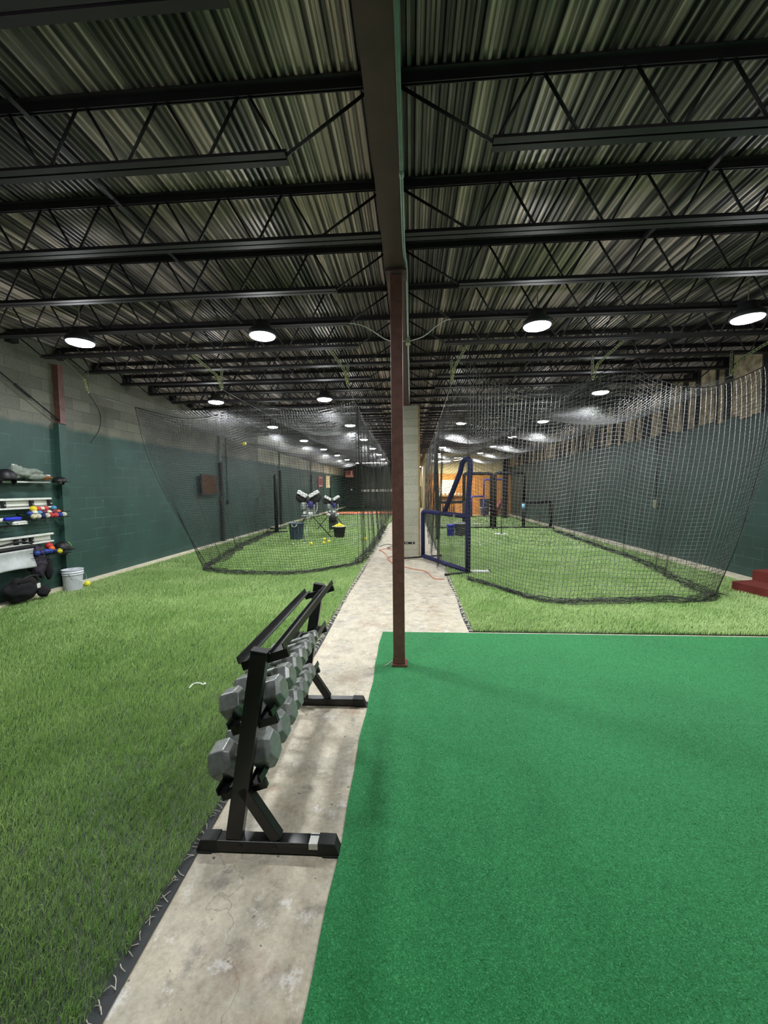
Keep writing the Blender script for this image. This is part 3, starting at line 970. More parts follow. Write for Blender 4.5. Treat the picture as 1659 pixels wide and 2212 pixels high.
for x, s, lab in ((-5.6, 1, 'galvanised cable hanger close to the block wall'), (-3.2, -1, 'galvanised cable hanger in the middle of the pitching machine bay'), (-1.04, -1, 'galvanised cable hanger beside the beam, pitching machine bay'),
                  (.67, 1, 'galvanised cable hanger beside the beam, padded screen bay'), (2.9, 1, 'galvanised cable hanger in the middle of the padded screen bay'), (5.0, 1, 'galvanised cable hanger close to the boarded wall')):
    hanger(x, 6.75, s, lab)
for pts, lab in (([(-5.6, 6.75, 3.45), (-5.7, 12, 3.42), (-5.8, 27, 3.44)], 'steel support cable along the block wall side of the cage'), ([(-3.2, 6.75, 3.45), (-3.25, 12, 3.42), (-3.4, 27, 3.44)], 'steel support cable along the middle of the pitching machine cage'),
                 ([(-1.04, 6.75, 3.45), (-1.22, 12, 3.42), (-1.36, 27, 3.44)], 'steel support cable along the beam side of the pitching machine cage'), ([(.67, 6.75, 3.45), (.73, 12, 3.42), (.85, 25, 3.44)], 'steel support cable along the beam side of the screen cage'),
                 ([(2.9, 6.75, 3.45), (2.96, 12, 3.42), (3.1, 25, 3.44)], 'steel support cable along the middle of the screen cage'), ([(5.0, 6.75, 3.45), (5.2, 12, 3.42), (5.4, 25, 3.44)], 'steel support cable along the boarded wall side of the screen cage')):
    t = thing('support_cable', lab, 'cable', pts[0], 0, 'support cables of the cages')
    q = [tuple(Vector(p) - Vector(pts[0])) for p in pts]
    MB().tube(curve_pts(q, 30), .006, 6).build('wire_rope', M['cable'], t, True)
    C = curve_pts(q, 26)
    for a in C[2::3]:
        MB().tube([(a[0], a[1], a[2] + .02), (a[0] + .02, a[1], a[2]), (a[0], a[1], a[2] - .03), (a[0] - .02, a[1], a[2])], .004, 5, closed=True).build('snap_hook', M['cable'], t, True)
tag(MB().tube(curve_pts([(-5.6, 6.76, 3.46), (-5.72, 7.15, 3.2), (-5.78, 7.2, 2.9), (-5.8, 7.0, 2.62)], 20), .008, 6).build('rope_tail', M['rope'], smooth=True), 'dark rope tail dangling from the hanger by the block wall', 'rope')

# yellow ball caught in the top of the cage
def ball(loc, r, mat, label, grp=None, name='ball', cat='ball'):
    o = MB().blob((0, 0, 0), (r, r, r), nu=16, nv=10).build(name, mat, smooth=True)
    o.location = loc
    return tag(o, label, cat, grp)
ball((-4.62, 11.0, 3.02), .055, M['yellow'], 'yellow ball caught high in the sagging top net')

# ------------------------------------------------------------------ gear on the block wall
def rail_rack(z0, z1, tilt, label, brackets, solid=True):
    t = thing('wall_rail_rack', label, 'rack', (-XW, 5.3, z0), tilt and 0, 'white rail racks on the block wall')
    L0, L1 = -1.4, 1.08
    h = z1 - z0
    if solid:
        MB().box((.10, (L0 + L1) / 2, h * .55), (.012, L1 - L0, h * .62)).build('panel', M['panelw'], t)
        for k in range(2):
            MB().box((.112, (L0 + L1) / 2, h * (.16 + .12 * k)), (.012, L1 - L0, h * .03)).build('ridge', M['panelw'], t)
    for z, w in ((h, .034), (0, .026)):
        MB().box((.14, (L0 + L1) / 2, z), (.05, L1 - L0 + .02, w)).build('rail', M['white'], t, bevel=.006)
    for yy in brackets:
        b = MB().box((.135, yy, h * .45), (.05, .05, h * .8)).build('clamp', M['black'], t, bevel=.008)
        MB().lathe([(.016, 0), (.016, .012)], 10, (.162, yy, h * .4), Matrix.Rotation(PI / 2, 3, 'Y')).build('knob', M['greymetal'], b, True)
    for yy in (-.9, .0, .9):
        MB().box((.05, yy, h * .5), (.1, .03, .03)).build('wall_mount', M['black'], t)
    return t
rail_rack(1.90, 2.01, 0, 'white double rail rack on the block wall, topmost, jacket lying on it', (.1, -.5), False)
rail_rack(1.49, 1.63, 0, 'white panel rack with black clamps on the block wall, middle one', (.30, .75, 1.07))
rail_rack(.915, 1.04, 0, 'white panel rack with black clamps on the block wall, lowest one', (.46, .60, .71))

j = thing('grey_jacket', 'grey jacket with a peaked hood thrown over the topmost wall rack', 'jacket', (-6.03, 5.95, 1.99))
MB().blob((0, .02, .05), (.10, .26, .075), .5, 3, 3, 28, 14, .05).build('body', M['cloth_grey'], j, True)
MB().blob((.0, -.16, .085), (.07, .09, .085), .4, 2.5, 8, 20, 12, .04).build('hood', M['cloth_grey'], j, True)
MB().blob((.06, .12, .0), (.045, .18, .05), .4, 3, 11, 20, 10, .05).build('sleeve', M['cloth_grey'], j, True)
MB().blob((.0, -.20, .165), (.02, .02, .018), .1).build('cord_toggle', M['white'], j, True)
g = thing('ball_glove', 'tan leather ball glove beside the jacket on the topmost rack', 'glove', (-6.0, 6.24, 1.95))
MB().blob((0, 0, .02), (.06, .10, .04), .3, 3, 2).build('palm', M['leather'], g, True)
for k in range(4):
    MB().tube([(.03, -.04 + k * .03, .03), (.06, -.05 + k * .036, .035), (.075, -.05 + k * .04, .02)], [.014, .014, .010], 8).build('finger', M['leather'], g, True)
def helmet(loc, mat, label, rz=0., stripe=None):
    t = thing('batting_helmet', label, 'helmet', loc, rz, 'helmets on the block wall racks')
    MB().lathe([(.001, .155), (.05, .148), (.09, .12), (.112, .08), (.118, .03), (.116, 0)], 24, caps=False).build('shell', mat, t, True, thick=.006)
    MB().grid(lambda u, w: ((.112 + .075 * w) * math.cos((u - .5) * 1.9), (.112 + .075 * w) * math.sin((u - .5) * 1.9), .02 - .012 * w), 14, 3).build('brim', mat, t, True, thick=.005)
    for s in (-1, 1):
        MB().blob((.02, s * .108, -.025), (.045, .014, .05)).build('ear_flap', mat, t, True)
    if stripe:
        MB().tube([(.075, 0, .137), (.11, .02, .09), (.12, .03, .05)], .012, 6).build('stripe', stripe, t, True)
    return t
helmet((-5.98, 6.50, 1.90), M['black'], 'shiny black batting helmet at the end of the topmost wall rack', .6).scale = (.85, .85, .6)
helmet((-6.02, 5.62, 1.93), M['black'], 'black helmet among the gear on the topmost wall rack behind the jacket hood', 0.)

def wire_basket(loc, L, D, H, label):
    t = thing('wire_basket', label, 'basket', loc, 0, 'black wire baskets on the block wall')
    rim = MB()
    for z in (0, H):
        rim.tube([(0, -L / 2, z), (D, -L / 2, z), (D, L / 2, z), (0, L / 2, z)], .005, 6, closed=True)
    rim.build('rim', M['black'], t, True)
    g = MB()
    n = int(L / .05)
    for k in range(n + 1):
        yy = -L / 2 + L * k / n
        g.tube([(0, yy, H), (0, yy, 0), (D, yy, 0), (D, yy, H * .5)], .002, 4)
    for k in range(5):
        g.tube([(D * k / 4, -L / 2, 0), (D * k / 4, L / 2, 0)], .002, 4)
    g.build('wire_grid', M['black'], t, True)
    for yy in (-L * .4, L * .4):
        MB().bar((-.105, yy, H), (0, yy, H * .2), .02, .006, (0, 1, 0)).build('bracket', M['black'], t)
    return t
wire_basket((-6.10, 6.20, 1.315), .70, .24, .09, 'black wire basket full of coloured balls on the block wall')
wire_basket((-6.10, 5.42, 1.235), .70, .24, .08, 'black wire basket of rollers and white shoes on the block wall')
wire_basket((-6.10, 6.20, .70), .66, .24, .08, 'lower black wire basket of blue balls and a helmet on the block wall')
CC = {'blue': (40, 70, 160), 'white': (222, 222, 200), 'yellow': (226, 206, 40), 'red': (206, 60, 64), 'maroon': (104, 36, 62), 'sky blue': (76, 150, 190), 'orange': (226, 100, 46), 'cream': (226, 218, 180), 'navy': (36, 40, 96), 'pink-red': (214, 76, 90)}
BM = {k: simple('ball_' + k.replace(' ', '_'), v, .5, 0, .12, 30) for k, v in CC.items()}
front = ['cream', 'white', 'navy', 'white', 'red', 'pink-red', 'blue', 'white']
for k, cn in enumerate(front):
    ball((-5.915, 5.925 + k * .079, 1.358), .041, BM[cn], '%s training ball, %s along the front row of the upper wire basket' % (cn, ORD[k]), 'training balls in the upper basket')
mid_ = ['blue', 'white', 'sky blue', 'maroon', 'cream', 'maroon', 'orange']
for k, cn in enumerate(mid_):
    ball((-5.985, 5.93 + k * .085, 1.40 + .012 * (k % 2)), .043, BM[cn], '%s training ball, %s along the second row of the upper wire basket' % (cn, ORD[k]), 'training balls in the upper basket')
up_ = [('yellow', 6.03, .052), ('red', 6.11, .043), ('white', 6.185, .036), ('red', 6.25, .042), ('sky blue', 6.40, .040)]
for k, (cn, yy, r) in enumerate(up_):
    ball((-6.02, yy, 1.47), r, BM[cn], '%s training ball, %s along the heap of the upper wire basket' % (cn, ORD[k]), 'training balls in the upper basket')
for k, (yy, z, cn) in enumerate(((5.98, .765, 'blue'), (6.06, .76, 'navy'), (6.14, .77, 'blue'), (6.21, .765, 'blue'), (6.29, .76, 'navy'))):
    ball((-5.95, yy, z), .042, BM[cn], '%s training ball, %s along the lower wire basket' % (cn, ORD[k]), 'training balls in the lower basket')
ball((-6.02, 6.27, .845), .055, M['red'], 'red ball on top of the lower wire basket')
ball((-5.97, 6.265, .80), .045, M['orange'], 'orange ball under the red one in the lower wire basket')
ball((-5.92, 6.36, .745), .042, M['yellow'], 'yellow ball at the edge of the lower wire basket')
helmet((-5.97, 6.47, .735), M['black'], 'black batting helmet with a green stripe in the lower wire basket', .8, simple('green_stripe', (120, 210, 70), .5))
def roller(loc, L, r, mat, label, rz=0.):
    o = MB().lathe([(r * .9, -L / 2), (r, -L / 2 + .008), (r, L / 2 - .008), (r * .9, L / 2)], 16, R=Matrix.Rotation(PI / 2, 3, 'X')).build('foam_roller', mat, smooth=True)
    o.location = loc; o.rotation_euler = (0, 0, rz)
    return tag(o, label, 'roller', 'foam rollers in the wire basket')
roller((-5.93, 5.60, 1.345), .24, .028, M['blue'], 'blue foam roller lying across the wire basket of shoes')
roller((-6.0, 5.55, 1.33), .18, .034, M['white'], 'white foam roller behind the blue roller')
sh = thing('white_shoe', 'white training shoe at the end of the wire basket of rollers', 'shoe', (-5.92, 5.70, 1.245), 0)
MB().blob((0, 0, .035), (.04, .12, .032), .15, 3, 4).build('upper', M['white'], sh, True)
MB().blob((0, 0, .012), (.045, .125, .012)).build('sole', M['white'], sh, True)

# grey-white tarp and black gear below it
tp = thing('hanging_tarp', 'grey-white tarp hanging from a black roll under the lowest wall rack', 'tarp', (-5.95, 5.1, .86))
MB().grid(lambda u, w: (.012 * math.sin(u * 17) * w + .02 * math.sin(w * 5 + u * 3) + .03 * w, -1.1 + 1.92 * u, -.285 * w - .012 * math.sin(u * 14) * w), 60, 10).build('sheet', M['tarp'], tp, True, thick=.004)
MB().tube([(-.01, -1.12, .03), (-.01, .0, .03), (-.01, .84, .03)], .032, 12).build('roll', M['black'], tp, True)
bk = thing('black_jacket', 'dark mauve-black jacket hanging at the end of the grey-white tarp', 'jacket', (-6.02, 6.05, .45))
MB().blob((.0, 0, .16), (.09, .13, .25), .35, 3, 9, 24, 16, .06).build('body', M['purpled'], bk, True)
MB().blob((.05, .14, .03), (.05, .06, .17), .3, 3, 12, 20, 12, .05).build('sleeve', M['cloth_black'], bk, True)
bg = thing('black_gear_bag', 'big black gear bag on the ledge under the grey-white tarp', 'bag', (-5.98, 5.72, .07))
MB().blob((.0, 0, .18), (.13, .26, .18), .3, 2, 5, 28, 16).build('body', M['cloth_black'], bg, True)
MB().tube(curve_pts([(.10, -.15, .30), (.15, -.05, .38), (.15, .08, .38), (.11, .16, .28)], 16), .014, 8).build('strap', M['black'], bg, True)
MB().box((.12, .16, .20), (.02, .06, .08)).build('white_patch', M['white'], bg, bevel=.01)
MB().blob((.12, .24, .09), (.06, .10, .09), .3, 3, 6).build('side_pocket', M['cloth_black'], bg, True)
tag(MB().tube(curve_pts([(-6.05, 4.0, 1.0), (-6.02, 4.8, .93), (-5.98, 5.4, .955), (-5.97, 5.7, .985), (-6.0, 5.95, .93)], 30), .014, 8).build('black_strap', M['black'], smooth=True), 'black strap draped along the lowest wall rack', 'strap')

bu = thing('white_bucket', 'white plastic bucket standing at the foot of the block wall', 'bucket', (-5.93, 6.60, .02))
MB().lathe([(.128, 0), (.132, .01), (.148, .27), (.150, .275), (.158, .275), (.158, .29), (.151, .292), (.152, .31), (.162, .312), (.162, .325), (.153, .327), (.154, .355), (.162, .358), (.163, .368), (.150, .368), (.147, .34), (.125, .012), (.001, .01)], 32).build('pail', M['bucket'], bu, True)
MB().tube(curve_pts([(.06, -.152, .30), (.14, -.12, .22), (.185, -.02, .155), (.17, .10, .20), (.07, .15, .30)], 26), .003, 6).build('bail', M['greymetal'], bu, True)
MB().tube([(.178, -.06, .168), (.187, -.02, .155), (.183, .03, .163)], .008, 8).build('grip', M['white'], bu, True)
ball((-5.90, 6.87, .065), .05, M['yellow'], 'yellow ball on the turf edge beside the white bucket')

# posts along the block wall
for k, y in enumerate([6.77, 12.72, 18.65, 24.6, 30.5]):
    lab = ['steel wall post, red-brown above and green below, behind the white bucket', 'dark wall post beside the wall screen, in the cage', 'dark wall post behind the folded padded frame', 'dark wall post before the red poster', 'dark wall post beyond the cream poster'][k]
    t = thing('wall_post', lab, 'post', (-XW + .05, y, .07), 0, 'steel posts along the block wall')
    if k == 0:
        MB().box((0, 0, 3.36), (.1, .11, 1.02)).build('upper_post', M['column'], t)
        MB().box((0, -.02, 1.43), (.1, .15, 2.86)).build('lower_post', simple('green_post_paint', (54, 86, 78), .55), t)
    else:
        MB().box((0, 0, 1.28), (.11, .13, 2.56)).build('lower_post', M['black_pad'], t, bevel=.02)
        MB().box((-.02, 0, 3.36), (.06, .08, 1.5)).build('upper_post', M['cloth_grey'], t)
rd = thing('tie_rod', 'thin dark diagonal tie rod on the bare block wall', 'rod', (0, 0, 0))
MB().tube([(-6.12, 6.72, 2.98), (-6.12, 4.6, 4.18)], .011, 8).build('rod', M['steel_dark'], rd, True)
MB().tube([(-6.12, 6.20, 3.27), (-6.12, 5.95, 3.415)], .02, 8).build('turnbuckle', M['steel_dark'], rd, True)

tv = thing('wall_screen', 'dark wall-hung screen in a black frame behind the cage net', 'screen', (-XW, 11.82, 1.9))
MB().box((.11, 0, 0), (.05, .98, .62)).build('frame', M['black'], tv, bevel=.012)
MB().box((.137, .015, .01), (.006, .90, .53)).build('glass', M['tvglass'], tv)
MB().box((.04, 0, 0), (.09, .3, .3)).build('wall_bracket', M['black'], tv)
ob = thing('outlet_box', 'small dark outlet box with a conduit on the block wall', 'outlet', (-XW, 13.2, 1.33))
MB().box((.03, 0, 0), (.06, .09, .13)).build('box', M['black'], ob, bevel=.006)
MB().tube([(.02, 0, .06), (.02, 0, 2.5)], .011, 8).build('conduit', M['black_pad'], ob, True)
pd = thing('hanging_outlet', 'grey outlet box on a dark drop conduit on the dark green wall', 'outlet', (XW, 10.6, 1.28))
MB().box((-.04, 0, 0), (.08, .12, .2)).build('box', M['galv'], pd, bevel=.008)
MB().tube([(-.04, 0, .1), (-.04, 0, 1.7)], .012, 8).build('drop_conduit', M['black'], pd, True)
for y, z, h, w, mat, lab in ((27.3, 2.22, .78, 1.45, 'posterred', 'red and grey poster on the block wall near the end'), (29.8, 2.25, .9, 1.5, 'postercream', 'cream poster on the block wall near the end')):
    t = thing('wall_poster', lab, 'poster', (-XW + .02, y, z))
    MB().box((0, 0, 0), (.02, w, h)).build('sheet', M[mat], t)
    MB().box((.012, 0, -h * .36), (.004, w * .6, h * .08)).build('pale_line', M['white'], t)
    if mat == 'posterred':
        MB().box((.012, 0, h * .36), (.004, w * .7, h * .08)).build('pale_title', M['white'], t)

# ------------------------------------------------------------------ pitching machines, bins, balls
def machine(loc, rz, s, label):
    t = thing('pitching_machine', label, 'pitching machine', loc, rz, 'three-legged pitching machines')
    k = s
    hub = Vector((0, 0, .80 * k))
    for a, dark, ln in ((-1.47, 0, 1.0), (.55, 1, .8), (2.6, 1, .8)):
        e = Vector((ln * k * math.cos(a), ln * k * math.sin(a), .02))
        l = MB().tube([hub + Vector((.12 * math.cos(a), .12 * math.sin(a), 0)), e], .017, 8).build('leg', M['black'] if dark else M['greymetal'], t, True)
        MB().blob(tuple(e), (.03, .03, .02)).build('foot', M['white'] if not dark else M['rubber'], l, True)
    MB().box((0, 0, .82 * k), (.44 * k, .26 * k, .06 * k)).build('base_frame', M['greymetal'], t, bevel=.01)
    MB().box((0, .03, 1.02 * k), (.40 * k, .14 * k, .34 * k)).build('body_plate', M['greymetal'], t, bevel=.02)
    MB().lathe([(.09 * k, 0), (.10 * k, .02), (.10 * k, .22 * k), (.08 * k, .26 * k)], 16, (-.16 * k, -.06, 1.02 * k)).build('motor', M['greymetal'], t, True)
    MB().lathe([(.085 * k, 0), (.09 * k, .02), (.09 * k, .2 * k), (.07 * k, .22 * k)], 16, (.10 * k, -.10, 1.10 * k)).build('motor', M['purple'], t, True)
    for sg in (-1, 1):
        R = Matrix.Rotation(-sg * .52, 3, 'Y')
        c_ = Vector((sg * .21 * k, 0, 1.50 * k))
        MB().lathe([(.05, -.05), (.19 * k, -.045), (.2 * k, 0), (.19 * k, .045), (.05, .05)], 24, c_ + R @ Vector((0, .02, -.06 * k)), R @ Matrix.Rotation(PI / 2, 3, 'X')).build('wheel', M['rubber'], t, True)
        MB().box(c_ + R @ Vector((sg * .02, -.03, .06 * k)), (.36 * k, .16 * k, .13 * k), R).build('wheel_guard', M['white'], t, bevel=.02)
        MB().bar(c_ + R @ Vector((0, .05, -.2 * k)), (0, .05, 1.15 * k), .05, .05, (0, 1, 0)).build('guard_arm', M['black'], t)
    MB().blob((0, -.04, 1.33 * k), (.07 * k, .12 * k, .09 * k)).build('ball_chute', M['black'], t, True)
    MB().tube(curve_pts([(.22 * k, .0, .9 * k), (.30 * k, -.02, 1.05 * k), (.30 * k, -.02, 1.25 * k), (.24 * k, .02, 1.42 * k)], 14), .012, 8).build('handle', M['white'], t, True)
    cn = MB()
    cn.box((-.12 * k, -.06, .93 * k), (.1 * k, .1, .1 * k)).box((.08 * k, -.09, .90 * k), (.14 * k, .1, .1 * k))
    cn.build('control_box', M['white'], t, bevel=.01)
    return t
machine((-3.50, 13.55, .01), 0, 1.0, 'bigger pitching machine on a tripod behind the slate bin')
machine((-3.32, 16.7, .01), .3, .86, 'smaller pitching machine on a tripod behind the tub of yellow balls')
m3 = thing('spare_motor_unit', 'dark motor unit with white guards standing behind the yellow ball tub', 'machine', (-3.05, 15.6, .01))
MB().box((0, 0, .34), (.34, .28, .38)).build('body', M['dkbin'], m3, bevel=.03)
MB().lathe([(.14, -.05), (.16, 0), (.14, .05)], 20, (0, -.16, .58), Matrix.Rotation(PI / 2, 3, 'X')).build('wheel', M['rubber'], m3, True)
for s in (-1, 1):
    MB().box((s * .17, -.12, .72), (.14, .12, .08), Matrix.Rotation(-s * .5, 3, 'Y')).build('guard', M['white'], m3, bevel=.015)
    MB().tube([(s * .12, 0, .16), (s * .2, 0, .0)], .015, 6).build('leg', M['black'], m3)

tb = thing('trash_bin', 'slate-grey round trash bin with a rim standing in the cage', 'bin', (-3.93, 13.52, .012))
MB().lathe([(.20, 0), (.215, .02), (.245, .54), (.262, .545), (.265, .58), (.25, .585), (.24, .57), (.205, .03), (.001, .03)], 32).build('body', M['bin'], tb, True)
rb_ = MB()
for k in range(12):
    g = 2 * PI * k / 12
    rb_.bar((.21 * math.cos(g), .21 * math.sin(g), .03), (.246 * math.cos(g), .246 * math.sin(g), .5), .018, .012, (math.cos(g), math.sin(g), 0))
rb_.build('ribs', M['bin'], tb)
for a in (-PI / 2, PI / 2):
    ca, sa = math.cos(a), math.sin(a)
    MB().tube([(.25 * ca - .09 * sa, .25 * sa + .09 * ca, .54), (.30 * ca - .05 * sa, .30 * sa + .05 * ca, .47), (.30 * ca + .05 * sa, .30 * sa - .05 * ca, .47), (.25 * ca + .09 * sa, .25 * sa - .09 * ca, .54)], .012, 8).build('handle', M['white'], tb, True)

yt = thing('ball_tub', 'dark tapering tub heaped with yellow balls on the turf', 'tub', (-2.55, 14.08, .012))
MB().lathe([(.165, 0), (.17, .01), (.225, .37), (.25, .375), (.25, .40), (.225, .40), (.215, .37), (.165, .03), (.001, .03)], 28).build('body', M['tub'], yt, True)
MB().lathe([(.252, .392), (.256, .398), (.252, .404), (.226, .404), (.226, .396)], 28, caps=False).build('rim', M['panelw'], yt, True)
ids = 0
for ring, n_, rr, z in ((0, 9, .15, .395), (1, 5, .08, .44), (2, 1, 0, .475)):
    for k in range(n_):
        g = 2 * PI * k / n_ + ring
        ball((-2.55 + rr * math.cos(g), 14.08 + rr * math.sin(g), z + .012), .047, M['yellow'], 'yellow ball heaped in the dark tapering tub', 'yellow balls in the tub')
for (x, y), lab in (((-3.08, 12.15), 'yellow ball on the turf at the machine tripod foot, apart from the three'), ((-2.90, 13.2), 'yellow ball on the turf, farthest back of the three in a cluster'), ((-2.73, 12.35), 'yellow ball on the turf, frontmost of the three in a cluster'),
                    ((-2.63, 12.65), 'yellow ball on the turf, on the tub side of the three in a cluster'), ((-1.53, 13.3), 'yellow ball on the turf beside the net next to the concrete strip'), ((-5.55, 15.6), 'yellow ball on the turf beside the folded padded frame')):
    ball((x, y, .062), .05, M['yellow'], lab, 'yellow balls lying on the turf')
for (x, y, r), lab in (((-3.7, 12.2, .5), 'scrap of white paper on the turf in front of the slate bin'), ((2.0, 12.1, .2), 'scrap of white paper on the turf in front of the tee plate')):
    o = MB().grid(lambda u, w: ((u - .5) * .14, (w - .5) * .07, .012 * math.sin(u * 5) * math.cos(w * 4)), 6, 4).build('paper_scrap', M['white'], thick=.002)
    o.location = (x, y, .045); o.rotation_euler = (0, 0, r); tag(o, lab, 'scrap')

# ------------------------------------------------------------------ padded screens
def lscreen(loc, rz, W, Wt, Ht, Hl, r, mat, label, netmat='net', mirror=False, grp='padded L-shaped screens', foot='black'):
    """L screen in the local xz plane: tall part Wt wide, low part the rest"""
    t = thing('padded_screen', label, 'screen', loc, rz, grp)
    m = -1 if mirror else 1
    X = lambda x: m * x
    b = .10
    def arc(cx, cz, a0, a1):
        return [(X(cx + b * math.cos(a)), 0, cz + b * math.sin(a)) for a in np.linspace(a0, a1, 6)]
    pts = [(X(0), 0, .04)] + arc(b, Ht - b, PI, PI / 2) + arc(Wt - b, Ht - b, PI / 2, 0) + [(X(Wt), 0, Hl + .02)]
    MB().tube(pts, r, 12).build('tall_frame', mat, t, True)
    MB().tube([(X(Wt), 0, Hl), (X(Wt), 0, .04)], r, 12).build('middle_post', mat, t, True)
    MB().tube([(X(Wt), 0, Hl)] + arc(W - b, Hl - b, PI / 2, 0) + [(X(W), 0, .04)], r, 12).build('low_frame', mat, t, True)
    MB().tube([(X(0), 0, .05), (X(W), 0, .05)], r * .45, 10).build('bottom_bar', M[foot], t, True)
    for x in (.0, W):
        MB().tube([(X(x), -.42, .045), (X(x), .42, .045)], r * .5, 8).build('foot_bar', M[foot], t, True)
    def rect(x0, x1, z0, z1):
        nu, nv = max(3, int((x1 - x0) / .05)), max(3, int((z1 - z0) / .05))
        P = np.zeros((nu, nv, 3))
        u = np.linspace(0, 1, nu)[:, None]; w = np.linspace(0, 1, nv)[None, :]
        P[:, :, 0] = X(1) * (x0 + (x1 - x0) * u + 0 * w); P[:, :, 2] = z0 + (z1 - z0) * w + 0 * u
        P[:, :, 1] = .06 * np.sin(PI * u) * np.sin(PI * w)
        return P
    v1, f1 = strands(rect(.02, Wt - .02, .05, Ht - .03), .0017, 2, 2)
    np_mesh('tall_net', v1, f1, M[netmat], t)
    v1, f1 = strands(rect(Wt + .02, W - .02, .05, Hl - .03), .0017, 2, 2)
    np_mesh('low_net', v1, f1, M[netmat], t)
    return t
lscreen((3.34, 17.05, .012), .0, 2.27, 1.14, 2.30, 1.12, .065, M['black_pad'], 'black padded L-shaped screen with its low part towards the beam', mirror=True)
s2 = lscreen((3.48, 17.05, .012), .0, 2.27, 1.17, 2.31, 1.10, .065, M['black_pad'], 'black padded L-shaped screen with its low part towards the boarded wall')
MB().tube([(1.17, 0, 1.04), (1.17, 0, .83)], .069, 12).build('pale_blue_tape', simple('pale_blue_tape', (150, 200, 226), .5), s2, True)
lscreen((5.48, 23.6, .012), .0, 2.0, 1.3, 2.16, 1.2, .05, M['blue_pad2'], 'violet-blue padded screen standing before the plywood wall', mirror=True)
lscreen((-5.32, 15.55, .012), 1.90, 1.5, .85, 2.24, 1.1, .075, M['black_pad'], 'black padded frame standing close to the block wall, behind the slate bin')

# navy A-topped screen beside the pillar
t = thing('padded_screen', 'navy blue padded screen with a tapering top beside the block pillar', 'screen', (.28, 9.9, .012), math.atan2(8.06 - 9.9, 1.12 - .28), 'padded L-shaped screens')
Wd = math.hypot(.84, 1.84)
r = .052
def arc2(cx, cz, a0, a1, b=.1):
    return [(cx + b * math.cos(a), 0, cz + b * math.sin(a)) for a in np.linspace(a0, a1, 6)]
MB().tube([(0, 0, .05)] + arc2(.1, 1.06, PI, PI / 2) + [(Wd - .05, 0, 1.16)], r, 12).build('low_frame', M['blue_pad'], t, True)
MB().tube([(Wd, 0, .05), (Wd, 0, 1.2), (Wd + .01, 0, 1.5), (Wd + .08, 0, 2.1), (Wd + .08, 0, 2.24), (Wd + .02, 0, 2.29), (Wd - .12, 0, 2.29), (Wd - .22, 0, 2.22), (Wd - .28, 0, 2.06), (Wd * .52, 0, 1.15)], r, 12).build('tall_frame', M['blue_pad'], t, True)
MB().tube([(0, 0, .06), (Wd, 0, .06)], r, 12).build('bottom_bar', M['blue_pad'], t, True)
for x in (0, Wd):
    MB().tube([(x, -.5, .035), (x, .5, .035)], .022, 8).build('foot_bar', M['black'], t, True)
    for e in (-.5, .5):
        MB().blob((x, e, .035), (.028, .028, .028)).build('foot_cap', M['black'], t, True)
MB().box((Wd * .78, -.055, 1.15), (.07, .01, .06)).build('patch', M['galv'], t)
def rect2(nu, nv):
    P = np.zeros((nu, nv, 3)); u = np.linspace(0, 1, nu)[:, None]; w = np.linspace(0, 1, nv)[None, :]
    P[:, :, 0] = .03 + (Wd - .06) * u + 0 * w; P[:, :, 2] = .07 + 1.06 * w + 0 * u; P[:, :, 1] = .12 * np.sin(PI * u) * np.sin(PI * w)
    return P
v1, f1 = strands(rect2(42, 24), .0019, 1, 1); np_mesh('low_net', v1, f1, M['net'], t)
P = np.zeros((22, 24, 3)); u = np.linspace(0, 1, 22)[:, None]; w = np.linspace(0, 1, 24)[None, :]
xl = Wd * .54 + (Wd - .24 - Wd * .54) * w; xr = Wd + .05 * w
P[:, :, 0] = xl + (xr - xl) * u; P[:, :, 2] = 1.18 + 1.06 * w + 0 * u; P[:, :, 1] = .08 * np.sin(PI * u) * np.sin(PI * w)
v1, f1 = strands(P, .0019, 1, 1); np_mesh('tall_net', v1, f1, M['net'], t)
tag(MB().box((1.36, 8.16, .052), (.40, .13, .03), Matrix.Rotation(.08, 3, 'Z')).build('pitching_rubber', M['white'], bevel=.006), 'white slab lying on the turf at the foot of the navy screen', 'slab')

# things in the screen bay
o = thing('blue_bucket', 'bright blue round bucket beside the dark grey bin', 'bucket', (1.40, 14.45, .012))
MB().lathe([(.12, 0), (.13, .01), (.138, .36), (.148, .365), (.148, .40), (.14, .42), (.06, .43), (.001, .43)], 28).build('body', M['blue'], o, True)
MB().tube(curve_pts([(-.14, 0, .36), (-.1, -.12, .3), (0, -.16, .27), (.1, -.12, .3), (.14, 0, .36)], 16), .004, 6).build('bail', M['greymetal'], o, True)
o = thing('grey_bin', 'dark grey round bin beside the bright blue bucket', 'bin', (1.82, 14.55, .012))
MB().lathe([(.24, 0), (.25, .01), (.268, .40), (.28, .41), (.28, .46), (.265, .46), (.255, .42), (.24, .03), (.001, .03)], 32).build('body', M['dkbin'], o, True)
MB().lathe([(.281, .45), (.285, .46), (.281, .468), (.266, .468), (.266, .458)], 32, caps=False).build('rim', M['panelw'], o, True)
o = thing('batting_tee', 'batting tee with a thin black post on a white plate', 'tee', (3.25, 14.85, .012))
MB().add([(-.25, -.12, .035), (.25, -.12, .035), (.25, .10, .035), (0, .26, .035), (-.25, .10, .035), (-.25, -.12, .0), (.25, -.12, .0), (.25, .10, .0), (0, .26, .0), (-.25, .10, .0)],
         [(0, 1, 2, 3, 4), (9, 8, 7, 6, 5), (0, 5, 6, 1), (1, 6, 7, 2), (2, 7, 8, 3), (3, 8, 9, 4), (4, 9, 5, 0)]).build('plate', M['white'], o, bevel=.005)
MB().tube([(.02, 0, .03), (.02, 0, .5)], .016, 8).build('post', M['black'], o, True)
MB().tube([(.02, 0, .5), (.02, 0, .86)], .011, 8).build('upper_post', M['black'], o, True)
